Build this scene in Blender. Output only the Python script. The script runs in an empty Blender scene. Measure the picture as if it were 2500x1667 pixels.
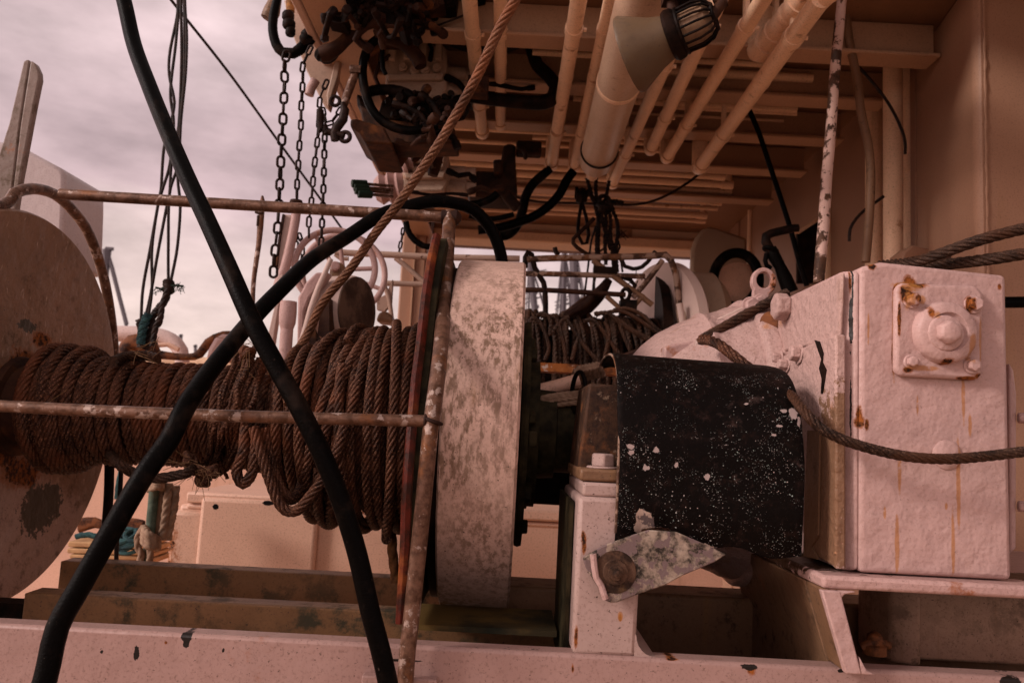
import bpy, bmesh, math, random
from mathutils import Vector, Matrix, noise as mnoise
random.seed(7)
R = math.radians
F = 1944.0
CAM = Vector((0, 0, 1.5))
ROT = Matrix.Rotation(R(96.5), 3, 'X') @ Matrix.Rotation(R(3.0), 3, 'Z')
scene = bpy.context.scene
col = scene.collection

# ---------------------------------------------------------------- geometry helpers
def ray(px, py):
    return ROT @ Vector(((px - 1250) / F, -(py - 833.5) / F, -1))
def at(px, py, Y):
    d = ray(px, py); return CAM + d * (Y / d.y)
def atX(px, py, X):
    d = ray(px, py); return CAM + d * (X / d.x)
def atZ(px, py, Z):
    d = ray(px, py); return CAM + d * ((Z - CAM.z) / d.z)
CROPS = {'A': (0, 0, 2.7506), 'B': (600, 0, 2.7506), 'C': (1200, 0, 2.7506), 'D': (1650, 0, 2.7506),
         'E': (0, 450, 2.7506), 'F': (600, 450, 2.7506), 'G': (1200, 450, 2.7506), 'H': (1650, 550, 2.7506),
         'I': (0, 1020, 2.4235), 'J': (600, 1000, 2.3506), 'K': (1200, 1000, 2.3506), 'L': (1650, 1050, 2.541),
         'S': (0, 0, 1.0)}
def px(c, x, y):
    a, b, k = CROPS[c]; return a + x / k, b + y / k
def pt(c, x, y, Y):
    return at(*px(c, x, y), Y)
def T(c, Y, pts):
    return [pt(c, p[0], p[1], p[2] if len(p) > 2 else Y) for p in pts]
def sz(p, Y):
    return p * Y / F

class MB:
    def __init__(s): s.v = []; s.f = []
    def add(s, vs, fs):
        o = len(s.v); s.v += [Vector(v) for v in vs]; s.f += [tuple(i + o for i in f) for f in fs]; return s
    def box(s, lo, hi, M=None):
        x0, y0, z0 = lo; x1, y1, z1 = hi
        vs = [Vector(v) for v in ((x0,y0,z0),(x1,y0,z0),(x1,y1,z0),(x0,y1,z0),(x0,y0,z1),(x1,y0,z1),(x1,y1,z1),(x0,y1,z1))]
        if M: vs = [M @ v for v in vs]
        return s.add(vs, [(0,3,2,1),(4,5,6,7),(0,1,5,4),(1,2,6,5),(2,3,7,6),(3,0,4,7)])
    def cbox(s, c, size, M=None):
        h = Vector(size) / 2; c = Vector(c)
        if M is None: return s.box(c - h, c + h)
        return s.box(-h, h, Matrix.Translation(c) @ M.to_4x4())
    def prism(s, poly, vec):
        n = len(poly); vec = Vector(vec); poly = [Vector(p) for p in poly]
        return s.add(poly + [p + vec for p in poly],
              [tuple(range(n - 1, -1, -1)), tuple(range(n, 2 * n))] + [(i, (i + 1) % n, n + (i + 1) % n, n + i) for i in range(n)])
    def sweep(s, pts, rf, n=12, cap=True, closed=False, prof=None, twist=0):
        """sweep a round (or prof(phi, s)) section along pts; rf is a radius or a list"""
        N = len(pts); pts = [Vector(p) for p in pts]
        tan = []
        for i in range(N):
            a = pts[(i - 1) % N] if (closed or i > 0) else pts[0]
            b = pts[(i + 1) % N] if (closed or i < N - 1) else pts[-1]
            t = b - a
            tan.append(t.normalized() if t.length > 1e-9 else Vector((0, 0, 1)))
        up = Vector((0, 0, 1)) if abs(tan[0].z) < .9 else Vector((1, 0, 0))
        nrm = (up - tan[0] * up.dot(tan[0])).normalized()
        vs = []; L = 0
        for i in range(N):
            if i > 0:
                q = tan[i - 1].rotation_difference(tan[i]); nrm = (q @ nrm)
                nrm = (nrm - tan[i] * nrm.dot(tan[i])).normalized(); L += (pts[i] - pts[i - 1]).length
            bn = tan[i].cross(nrm)
            r = rf[i] if isinstance(rf, (list, tuple)) else rf
            tw = L * twist
            for k in range(n):
                a = 2 * math.pi * k / n
                rr = r * (prof(a, L) if prof else 1); a += tw
                vs.append(pts[i] + (nrm * math.cos(a) + bn * math.sin(a)) * rr)
        fs = []
        for i in range(N - 1 + (1 if closed else 0)):
            j = (i + 1) % N
            for k in range(n):
                fs.append((i * n + k, i * n + (k + 1) % n, j * n + (k + 1) % n, j * n + k))
        if cap and not closed:
            fs.append(tuple(range(n - 1, -1, -1))); fs.append(tuple((N - 1) * n + k for k in range(n)))
        return s.add(vs, fs)
    def tube(s, pts, r, n=12, seg=.02, cap=True):
        return s.sweep(*smooth(pts, r, seg), n=n, cap=cap)
    def rod(s, a, b, r, n=14): return s.sweep([a, b], r, n=n)
    def rope(s, pts, r, lay=None, strands=6, seg=None, n=None, depth=.26):
        lay = lay or r * 9; seg = seg or r * .55; n = strands * 5
        P, rr = smooth(pts, r, seg); tab = (0, .72, 1, 1, .72)
        prof = lambda a, L: 1.02 - depth + depth * tab[int(round(a / (2 * math.pi) * n)) % 5]
        return s.sweep(P, rr, n=n, prof=prof, twist=2 * math.pi / lay)
    def lathe(s, prof, org, axis, n=48, a0=0, a1=360, ref=None):
        """prof: list of (t along axis, radius)"""
        axis = Vector(axis).normalized(); org = Vector(org)
        ref = Vector(ref) if ref else (Vector((0, 0, 1)) if abs(axis.z) < .9 else Vector((0, 1, 0)))
        u = (ref - axis * ref.dot(axis)).normalized(); w = axis.cross(u)
        full = abs(a1 - a0) >= 359.9; m = n if full else n + 1
        vs = []
        for t, r in prof:
            for k in range(m):
                a = R(a0 + (a1 - a0) * k / n)
                vs.append(org + axis * t + (u * math.cos(a) + w * math.sin(a)) * r)
        fs = []
        for i in range(len(prof) - 1):
            for k in range(n):
                k2 = (k + 1) % m
                fs.append((i * m + k, i * m + k2, (i + 1) * m + k2, (i + 1) * m + k))
        if full:
            if prof[0][1] > 1e-6: fs.append(tuple(range(m - 1, -1, -1)))
            if prof[-1][1] > 1e-6: fs.append(tuple((len(prof) - 1) * m + k for k in range(m)))
        return s.add(vs, fs)
    def bolt(s, c, axis, r, h, wash=0):
        axis = Vector(axis).normalized()
        if wash: s.lathe([(0, r * 1.35), (wash, r * 1.3)], c, axis, n=20)
        return s.lathe([(wash, r), (wash + h * .85, r), (wash + h, r * .86)], c, axis, n=6)
    def torus(s, c, axis, Rr, r, n=40, m=10, sx=1.0):
        axis = Vector(axis).normalized(); ref = Vector((0, 0, 1)) if abs(axis.z) < .9 else Vector((0, 1, 0))
        u = (ref - axis * ref.dot(axis)).normalized(); w = axis.cross(u)
        P = [Vector(c) + u * Rr * math.cos(2*math.pi*i/n) + w * Rr * sx * math.sin(2*math.pi*i/n) for i in range(n)]
        return s.sweep(P, r, n=m, closed=True)

def smooth(pts, r, seg):
    """Catmull-Rom through pts, resampled at about seg; radius list interpolated"""
    pts = [Vector(p) for p in pts]; n = len(pts)
    rl = list(r) if isinstance(r, (list, tuple)) else [r] * n
    if n == 2:
        k = max(1, int((pts[1] - pts[0]).length / seg))
        return [pts[0].lerp(pts[1], i / k) for i in range(k + 1)], [rl[0] + (rl[1] - rl[0]) * i / k for i in range(k + 1)]
    out = []; ro = []
    for i in range(n - 1):
        p1, p2 = pts[i], pts[i + 1]
        p0 = pts[i - 1] if i else p1 * 2 - p2
        p3 = pts[i + 2] if i + 2 < n else p2 * 2 - p1
        k = max(1, int((p2 - p1).length / seg))
        for j in range(k):
            t = j / k
            out.append(.5 * ((2 * p1) + (p2 - p0) * t + (2 * p0 - 5 * p1 + 4 * p2 - p3) * t * t + (3 * p1 - p0 - 3 * p2 + p3) * t ** 3))
            ro.append(rl[i] + (rl[i + 1] - rl[i]) * t)
    out.append(pts[-1]); ro.append(rl[-1])
    return out, ro

OFF = {}
def thing(name, label, cat, loc, group=None):
    o = bpy.data.objects.new(name, None); col.objects.link(o); o.location = loc; o.empty_display_size = .05
    o['label'] = label; o['category'] = cat
    if group: o['group'] = group
    OFF[o.name] = Vector(loc); return o
def obj(name, mb, mat, parent=None, bevel=0, angle=35, label=None, cat=None, group=None, kind=None, bseg=2, flat=False):
    if parent is not None: off = OFF[parent.name]
    else:
        xs = [v.x for v in mb.v]; ys = [v.y for v in mb.v]; zs = [v.z for v in mb.v]
        off = Vector(((min(xs) + max(xs)) / 2, (min(ys) + max(ys)) / 2, min(zs)))
    me = bpy.data.meshes.new(name)
    me.from_pydata([v - off for v in mb.v], [], mb.f); me.validate()
    if len(mb.v) < 60000:
        bm = bmesh.new(); bm.from_mesh(me); bmesh.ops.recalc_face_normals(bm, faces=bm.faces); bm.to_mesh(me); bm.free()
    if not flat:
        for p in me.polygons: p.use_smooth = True
        me.set_sharp_from_angle(angle=R(angle))
    me.materials.append(mat)
    o = bpy.data.objects.new(name, me); col.objects.link(o)
    if parent is not None: o.parent = parent
    else: o.location = off
    OFF[o.name] = off
    if bevel:
        b = o.modifiers.new('bevel', 'BEVEL'); b.width = bevel; b.segments = bseg; b.limit_method = 'ANGLE'; b.angle_limit = R(40)
        b.harden_normals = False
    if label: o['label'] = label
    if cat: o['category'] = cat
    if group: o['group'] = group
    if kind: o['kind'] = kind
    return o
# recalc normals for lathe / sweep pieces is not needed: materials are two sided

# ---------------------------------------------------------------- materials
class NT:
    def __init__(s, name):
        s.m = bpy.data.materials.new(name); s.m.use_nodes = True; s.t = s.m.node_tree
        s.b = s.t.nodes['Principled BSDF']; s.g = s.t.nodes.new('ShaderNodeNewGeometry'); s.P = s.g.outputs['Position']
    def link(s, a, b): s.t.links.new(a, b)
    def put(s, sock, v):
        if v is None: return
        if hasattr(v, 'links'): s.link(v, sock)
        elif isinstance(v, (tuple, list)) and len(v) == 3 and sock.type == 'RGBA': sock.default_value = (*v, 1)
        else: sock.default_value = v
    def math(s, op, a, b=None, c=None, clamp=False):
        n = s.t.nodes.new('ShaderNodeMath'); n.operation = op; n.use_clamp = clamp
        s.put(n.inputs[0], a); s.put(n.inputs[1], b)
        if c is not None: s.put(n.inputs[2], c)
        return n.outputs[0]
    def vmath(s, op, a, b=None):
        n = s.t.nodes.new('ShaderNodeVectorMath'); n.operation = op; s.put(n.inputs[0], a); s.put(n.inputs[1], b)
        return n.outputs['Value'] if op in ('LENGTH', 'DOT_PRODUCT') else n.outputs[0]
    def mix(s, f, a, b, mode='MIX'):
        n = s.t.nodes.new('ShaderNodeMix'); n.data_type = 'RGBA'; n.blend_type = mode
        s.put(n.inputs[0], f); s.put(n.inputs[6], a); s.put(n.inputs[7], b); return n.outputs[2]
    def noise(s, scale, detail=4, rough=.55, vec=None, dist=0, sc=None, color=False):
        n = s.t.nodes.new('ShaderNodeTexNoise')
        v = vec or s.P
        if sc: v = s.vmath('MULTIPLY', v, sc)
        s.link(v, n.inputs['Vector']); n.inputs['Scale'].default_value = scale; n.inputs['Detail'].default_value = detail
        n.inputs['Roughness'].default_value = rough; n.inputs['Distortion'].default_value = dist
        return n.outputs['Color' if color else 'Fac']
    def step(s, v, a, b):
        n = s.t.nodes.new('ShaderNodeMapRange'); n.interpolation_type = 'SMOOTHSTEP'
        s.put(n.inputs[0], v); n.inputs[1].default_value = a; n.inputs[2].default_value = b; return n.outputs[0]
    def voro(s, scale, feature='F1', vec=None):
        n = s.t.nodes.new('ShaderNodeTexVoronoi'); n.feature = feature; s.link(vec or s.P, n.inputs['Vector']); n.inputs['Scale'].default_value = scale
        return n.outputs['Distance']
    def blobs(s, lst, wob=.6, nscale=75):
        """mask of wobbling ellipsoids: (centre, (rx, ry, rz))"""
        nz = s.vmath('SUBTRACT', s.noise(nscale, 8, .72, color=True), (.5, .5, .5))
        tot = None
        for c, r in lst:
            d = s.vmath('SUBTRACT', s.P, tuple(c)); d = s.vmath('DIVIDE', d, tuple(r))
            n2 = s.vmath('MULTIPLY', nz, (wob * 3,) * 3); d = s.vmath('ADD', d, n2)
            m = s.math('SUBTRACT', 1.0, s.vmath('LENGTH', d))
            tot = m if tot is None else s.math('MAXIMUM', tot, m)
        return tot
    def bump(s, h, strength=.5, dist=.002, prev=None):
        n = s.t.nodes.new('ShaderNodeBump'); n.inputs['Strength'].default_value = strength; n.inputs['Distance'].default_value = dist
        s.link(h, n.inputs['Height'])
        if prev: s.link(prev, n.inputs['Normal'])
        return n.outputs[0]
    def done(s, c, rough=.5, metal=0, nrm=None, spec=.18):
        s.put(s.b.inputs['Base Color'], c); s.put(s.b.inputs['Roughness'], rough); s.put(s.b.inputs['Metallic'], metal)
        s.b.inputs['Specular IOR Level'].default_value = spec
        if nrm: s.link(nrm, s.b.inputs['Normal'])
        return s.m

WHITE = (.46, .285, .255)
RUSTD = (.020, .006, .003); RUSTO = (.27, .078, .014)
def paint(name, base=WHITE, rust=.0, rscale=9, dirt=.35, dirtc=(.10, .065, .04), dscale=30, lump=.35, lumpd=.003, lscale=45,
          streak=0, rough=.42, blobs=None, orange=None, fine=.15, var=.12, chips=None, chipc=(.015, .010, .008), thr=None, dsc=None, mic=.45, scratch=0, pale=None):
    t = NT(name)
    big = t.noise(3.5, 5, .6)
    c = t.mix(t.step(big, .35, .7), base, tuple(x * (1 - var) for x in base))
    if pale: c = t.mix(t.step(t.blobs(pale, wob=.35, nscale=9), -.1, .25), c, (.40, .26, .21))
    if scratch: c = t.mix(t.math('MULTIPLY', t.step(t.noise(150, 3, .6, sc=(1, 1, .22), dist=.6), .63, .70), scratch), c, (.55, .38, .29))
    mid = t.noise(dscale, 8, .72, sc=dsc)
    dthr = thr or (.72 - dirt * .3)
    dm = t.math('MULTIPLY', t.step(mid, dthr, dthr + .16), t.step(t.noise(4, 4), .3, .62))
    c = t.mix(t.math('MULTIPLY', dm, min(1, dirt * 1.7)), c, dirtc)
    if streak:
        sm = t.step(t.noise(26, 5, .6, sc=(1, 1, .07)), .56, .74)
        sm = t.math('MULTIPLY', sm, t.step(t.noise(5, 3), .42, .62))
        c = t.mix(t.math('MULTIPLY', sm, streak), c, (.24, .12, .045))
    c = t.mix(t.step(t.noise(230, 4, .7), .50, .72), c, t.mix(mic, c, (.10, .05, .03)))
    sp = t.step(t.noise(260, 2, .5), .69, .74)
    c = t.mix(t.math('MULTIPLY', sp, fine * 3), c, (.07, .04, .03))
    ro = None
    if rust or blobs:
        parts = []
        if rust:
            n1 = t.noise(rscale, 10, .62); parts.append(t.math('SUBTRACT', n1, .74 - rust * .3))
        if blobs: parts.append(t.math('MULTIPLY', t.blobs(blobs), .25))
        m = parts[0] if len(parts) == 1 else t.math('MAXIMUM', parts[0], parts[1])
        m = t.math('ADD', m, t.math('MULTIPLY', t.math('SUBTRACT', t.noise(140, 5, .75), .5), .22)); halo = t.step(m, -.085, .02); core = t.step(m, .02, .05); ro = core
        c = t.mix(t.math('MULTIPLY', halo, .75), c, RUSTO)
        rc = t.mix(t.step(t.noise(90, 5, .7), .4, .62), RUSTD, RUSTO)
        c = t.mix(core, c, rc)
    if orange:
        om = t.step(t.blobs(orange, wob=.42, nscale=80), -.08, .35)
        om = t.math('MULTIPLY', om, t.step(t.noise(70, 5, .7), .30, .42))
        c = t.mix(t.math('MULTIPLY', om, .72), c, (.38, .15, .035))
    chm = None
    if chips:
        chm = t.step(t.blobs(chips, wob=.75, nscale=80), .0, .06)
        c = t.mix(chm, c, chipc)
    h = t.noise(lscale, 2.5, .5, dist=.15)
    h2 = t.noise(lscale * 4.5, 3, .55)
    hh = t.math('ADD', h, t.math('MULTIPLY', h2, .22))
    if ro: hh = t.math('SUBTRACT', hh, t.math('MULTIPLY', ro, .2))
    nrm = t.bump(hh, min(1, lump * 1.1), lumpd * 1.15)
    rr = t.math('ADD', rough, t.math('MULTIPLY', dm, .25))
    if ro: rr = t.math('ADD', rr, t.math('MULTIPLY', ro, .3))
    return t.done(c, rr, 0, nrm)

def rusty(name, a=RUSTD, b=(.17, .055, .018), c2=(.34, .12, .03), scale=30, metal=.0, paintc=None, pamt=.5, rough=.7, bumpd=.002):
    t = NT(name)
    n1 = t.noise(scale, 9, .7); n2 = t.noise(scale * .35, 6, .6)
    c = t.mix(t.step(n1, .38, .62), a, b)
    c = t.mix(t.math('MULTIPLY', t.step(n2, .55, .68), .8), c, c2)
    if paintc:
        m = t.step(t.noise(scale * .8, 9, .66), .66 - pamt * .32, .70 - pamt * .32)
        c = t.mix(m, c, paintc)
    return t.done(c, rough, metal, t.bump(t.noise(scale * 4, 6, .7), .6, bumpd))

def plainm(name, c, rough=.6, metal=0, c2=None, scale=20, bumpd=.001, bs=120, spec=.12):
    t = NT(name)
    cc = t.mix(t.step(t.noise(scale, 6, .65), .35, .68), c, c2 or tuple(x * .6 for x in c))
    return t.done(cc, rough, metal, t.bump(t.noise(bs, 5, .6), .5, bumpd), spec)

def blob(pxx, pyy, Y, rx, rz, ry=.05):
    return (at(pxx, pyy, Y), (sz(rx, Y), ry, sz(rz, Y)))

YG = 1.06            # front plane of the gearbox and base beam
M = {}
M['gear_paint'] = paint('gear_paint', mic=.22, base=(.48, .305, .275), rust=0, dirt=.12, lump=.75, lumpd=.0045, lscale=38, fine=.10, streak=.25,
    blobs=[blob(2222, 690, YG, 14, 16), blob(2190, 715, YG, 10, 22), blob(2187, 770, YG, 4, 40), blob(2099, 1010, YG, 6, 18),
           blob(2100, 1030, YG, 10, 15), blob(2116, 1037, YG, 5, 12), blob(2440, 700, YG, 5, 7), blob(2250, 697, YG, 30, 4), blob(2180, 870, YG, 3, 35),
           blob(2130, 648, YG, 9, 12), blob(2053, 700, 1.1, 3, 28), blob(2258, 900, YG, 5, 6), blob(2210, 910, YG, 6, 5)],
    orange=[blob(2352, 965, YG, 5, 75), blob(2340, 1180, YG, 6, 120), blob(2327, 1330, YG, 5, 90), blob(2196, 1150, YG, 5, 60), blob(2190, 1330, YG, 6, 80), blob(2368, 1040, YG, 5, 30),
            blob(2390, 830, YG, 5, 90), blob(2182, 820, YG, 5, 110), blob(2310, 1235, YG, 4, 10), blob(2240, 990, YG, 3, 26),
            blob(2120, 800, YG, 3, 45), blob(2210, 697, YG, 36, 9), blob(2186, 735, YG, 9, 36), blob(2160, 1250, YG, 4, 16)],
    chips=[blob(2069, 790, 1.08, 4, 75), blob(2072, 700, 1.08, 2, 60), blob(2068, 1000, 1.08, 2, 80)])
M['plate_paint'] = paint('plate_paint', mic=.22, base=(.48, .305, .275), rust=.0, dirt=.12, lump=.8, lumpd=.004, lscale=42, fine=.08,
    blobs=[blob(2222, 735, YG, 12, 14), blob(2200, 720, YG, 16, 20), blob(2230, 700, YG, 25, 7), blob(2372, 745, 1.04, 8, 22), blob(2350, 925, YG, 22, 5), blob(2205, 905, YG, 12, 7),
           blob(2250, 770, YG, 9, 14), blob(2290, 885, YG, 14, 8), blob(2185, 780, YG, 4, 40), blob(2400, 930, 1.04, 14, 5), blob(2380, 920, YG, 20, 7)],
    orange=[blob(2215, 705, YG, 26, 12), blob(2205, 740, YG, 10, 26), blob(2240, 735, YG, 10, 14), blob(2382, 830, YG, 5, 70), blob(2262, 775, YG, 10, 14), blob(2240, 900, YG, 50, 8), blob(2380, 850, 1.03, 12, 40)])
M['white_side'] = paint('white_side', base=(.46, .295, .26), chips=[(atX(2010, 1190, .43), (.10, .040, .12)), (atX(2000, 1320, .43), (.10, .06, .06)), (atX(2035, 1080, .43), (.1, .02, .08))], chipc=(.20, .105, .06), orange=[(atX(2030, 1060, .42), (.02, .018, .07)), (atX(2010, 1010, .42), (.02, .02, .03)), (atX(1995, 1330, .42), (.05, .05, .03)), (pt('G', 1880, 925, 1.3), (.02, .03, .012))], rust=.03, rscale=14, dirt=.3, lump=.95, lumpd=.004, lscale=75, fine=.2, streak=.5)
M['white_paint'] = paint('white_paint', rust=.12, rscale=10, dirt=.35, streak=.5)
M['beam_paint'] = paint('beam_paint', base=(.37, .225, .195), rust=.02, dirt=.14, lump=.5, lumpd=.003, lscale=30, fine=.25,
    chips=[blob(333, 1593, YG, 7, 18), blob(455, 1555, YG, 12, 12), blob(455, 1569, YG, 8, 12), blob(248, 1591, YG, 4, 4), blob(545, 1587, YG, 3, 5), blob(1828, 1628, YG, 18, 7), blob(2055, 1637, YG, 10, 4), blob(2470, 1665, YG, 28, 14), blob(960, 1610, YG, 60, 3), blob(1300, 1586, YG, 100, 4),
           blob(452, 1543, YG, 12, 3), blob(1225, 1583, YG, 120, 3)],
    blobs=[blob(1640, 1610, YG, 12, 3), blob(1835, 1637, YG, 9, 10), blob(1398, 1630, YG, 3, 10), blob(405, 1568, YG, 3, 3), blob(1620, 1530, YG, 3, 8)])
M['ped_paint'] = paint('ped_paint', base=(.42, .285, .25), rust=.0, dirt=.3, dscale=60, lump=.45, lumpd=.002, fine=.55, streak=.2,
    blobs=[blob(1427, 1330, YG, 5, 24), blob(1424, 1310, YG, 4, 12), blob(1515, 1508, YG, 4, 8), blob(1407, 1560, YG, 4, 25)],
    orange=[blob(1515, 1505, YG, 7, 12)])
M['drum_paint'] = paint('drum_paint', base=(.60, .39, .315), rust=.0, dirt=.85, dscale=95, dirtc=(.17, .10, .065), lump=.5, lumpd=.002, lscale=55, fine=.8, streak=.9, var=.3, dsc=(1, 1, .35), thr=.44)
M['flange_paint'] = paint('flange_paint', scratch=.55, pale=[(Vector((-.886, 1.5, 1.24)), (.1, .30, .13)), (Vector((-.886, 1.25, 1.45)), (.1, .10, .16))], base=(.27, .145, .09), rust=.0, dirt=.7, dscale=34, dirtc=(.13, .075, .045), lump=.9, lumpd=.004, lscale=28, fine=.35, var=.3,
    blobs=[(atX(105, 830, -.895), (.05, .03, .014)), (atX(62, 878, -.895), (.05, .03, .018)), (atX(40, 925, -.895), (.05, .03, .05)), (atX(12, 910, -.895), (.05, .012, .014)),
           (atX(50, 1150, -.895), (.05, .05, .026)), (atX(20, 1115, -.895), (.05, .03, .02)), (atX(75, 1165, -.895), (.05, .03, .02)), (atX(150, 848, -.895), (.05, .04, .008))],
    chips=[(atX(90, 1245, -.895), (.05, .05, .05)), (atX(120, 1225, -.895), (.05, .04, .04)), (atX(70, 795, -.895), (.05, .03, .012))], chipc=(.06, .045, .032))
M['plate_over'] = paint('overhead_shaded', base=(.22, .11, .06), rust=.0, dirt=.5, lump=.2)  # darker than the frames: the shade under the overhang is put into this colour
M['ceil_paint'] = paint('ceil_paint', base=(.46, .27, .17), rust=.0, dirt=.3, lump=.2, lumpd=.002, fine=.1)
M['ceil_pipe'] = paint('ceil_pipe', base=(.82, .54, .36), rust=.05, rscale=12, dirt=.25, lump=.2, lumpd=.001, fine=.15, streak=.5)
M['rust_pipe'] = paint('rust_pipe', base=(.82, .54, .36), rust=.24, rscale=14, dirt=.5, lump=.3, lumpd=.001, fine=.3)
M['wall_paint'] = paint('wall_paint', base=(.33, .175, .11), rust=.0, dirt=.15, lump=.35, lumpd=.002, lscale=30, fine=.12, streak=.3, rough=.5)
M['cab_paint'] = paint('cab_paint', base=(.68, .41, .30), rust=.0, dirt=.12, lump=.25, lumpd=.002, fine=.1, streak=.35)
M['chan_paint'] = paint('chan_paint', base=(.28, .14, .065), rust=.0, dirt=.8, dscale=20, dirtc=(.055, .045, .025), lump=.4, fine=.7, var=.3)
M['brown_paint'] = paint('brown_paint', base=(.19, .10, .055), rust=.05, dirt=.7, dscale=34, dirtc=(.05, .03, .018), lump=.4, fine=.5, streak=.6)
M['green_black'] = plainm('green_black', (.012, .010, .006), .6, 0, (.045, .034, .017), 30, .002, spec=.05)
M['black_metal'] = plainm('black_metal', (.004, .0025, .002), .5, 0, (.018, .008, .005), 30, .002, spec=.05)
M['dark_rust'] = rusty('dark_rust', scale=18, b=(.045, .016, .007), c2=(.13, .045, .013))
M['rust'] = rusty('rust', scale=26)
M['red_rust'] = rusty('red_rust', a=(.03, .008, .004), b=(.11, .016, .008), c2=(.24, .06, .014), scale=45, rough=.38)
M['tube_metal'] = rusty('tube_metal', a=(.07, .03, .016), b=(.17, .085, .055), c2=(.21, .075, .024), scale=55, paintc=(.34, .24, .20), pamt=.30, rough=.36, metal=.25)
M['flaky_pole'] = rusty('flaky_pole', a=(.04, .018, .010), b=(.09, .04, .022), c2=(.10, .045, .02), scale=32, paintc=(.55, .36, .30), pamt=.58, rough=.6)
M['flaky_grey'] = rusty('flaky_grey', a=(.02, .014, .01), b=(.30, .22, .17), c2=(.42, .32, .25), scale=62, paintc=(.16, .105, .10), pamt=.48)
M['flaky_white'] = rusty('flaky_white', a=(.05, .02, .012), b=(.13, .06, .03), c2=(.3, .1, .02), scale=16, paintc=(.50, .36, .31), pamt=.95)
M['chain_metal'] = plainm('chain_metal', (.028, .013, .009), .5, .2, (.010, .005, .004), 50)
M['cable'] = plainm('cable', (.009, .0045, .0035), .6, 0, (.028, .012, .008), 40, spec=.2)
M['hemp'] = plainm('hemp', (.34, .22, .15), .85, 0, (.20, .12, .08), 40, .002)
M['orange_rope'] = plainm('orange_rope', (.20, .085, .03), .85, 0, (.09, .04, .02), 60, .002)
M['green_rope'] = plainm('green_rope', (.035, .085, .085), .8, 0, (.02, .04, .05), 60, .002)
M['plank'] = plainm('plank', (.50, .30, .15), .7, 0, (.30, .16, .08), 8, .001)
M['greypost'] = paint('greypost', base=(.21, .15, .125), rust=.14, rscale=16, dirt=.8, lump=.4, fine=.5)
M['rail_brown'] = rusty('rail_brown', a=(.03, .014, .008), b=(.09, .045, .028), c2=(.18, .07, .025), scale=26, paintc=(.26, .165, .12), pamt=.55)
M['rail_pale'] = rusty('rail_pale', a=(.05, .02, .012), b=(.13, .06, .03), c2=(.28, .1, .03), scale=22, paintc=(.36, .235, .18), pamt=.85)
M['far_metal'] = plainm('far_metal', (.16, .13, .14), .6)
M['lamp_glass'] = plainm('lamp_glass', (.30, .18, .11), .3)
M['dark_beige'] = paint('dark_beige', base=(.34, .235, .165), rust=.0, dirt=.4, lump=.3, fine=.2)
M['greenhandle'] = plainm('greenhandle', (.012, .022, .014), .5)
def hose_mat():
    t = NT('rubber')
    w = t.noise(500, 2, .5)
    c = t.mix(t.step(t.noise(40, 8, .75), .52, .72), (.0018, .0012, .0010), (.0075, .0045, .0035))
    c = t.mix(t.math('MULTIPLY', t.step(t.noise(160, 6, .75, sc=(1, 1, .5)), .66, .72), .55), c, (.11, .075, .06))
    c = t.mix(t.math('MULTIPLY', t.step(t.noise(12, 4, .6), .55, .7), .3), c, (.05, .03, .022))
    wv = t.noise(70, 3, .5, sc=(1, 1, 6))
    return t.done(c, t.math('ADD', .30, t.math('MULTIPLY', t.noise(30, 4), .22)), 0, t.bump(t.math('ADD', w, wv), .55, .0008), .035)
M['rubber'] = hose_mat()
def wire_mat(name, a, b, hi):
    t = NT(name)
    c = t.mix(t.step(t.noise(28, 6, .65), .35, .65), a, b)
    c = t.mix(t.math('MULTIPLY', t.step(t.noise(420, 3, .6), .52, .64), .75), c, hi)  # bright flecks painted in as highlights on the fine wires
    c = t.mix(t.math('MULTIPLY', t.step(t.noise(9, 5, .65), .50, .62), .55), c, tuple(x * f for x, f in zip(b, (1.7, 1.35, 1.0))))
    c = t.mix(t.math('MULTIPLY', t.step(t.noise(16, 5, .7), .56, .66), .7), c, tuple(x * .5 for x in a))
    h = t.noise(700, 3, .6, sc=(1, .6, 1))
    return t.done(c, .5, .12, t.bump(h, .9, .0014), .16)
M['wire'] = wire_mat('wire', (.022, .0075, .0042), (.085, .030, .015), (.26, .12, .068))
M['wire_dark'] = wire_mat('wire_dark', (.014, .0065, .004), (.042, .019, .011), (.13, .07, .045))
M['wire_lead'] = wire_mat('wire_lead', (.085, .032, .015), (.15, .062, .032), (.34, .165, .09))
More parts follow.
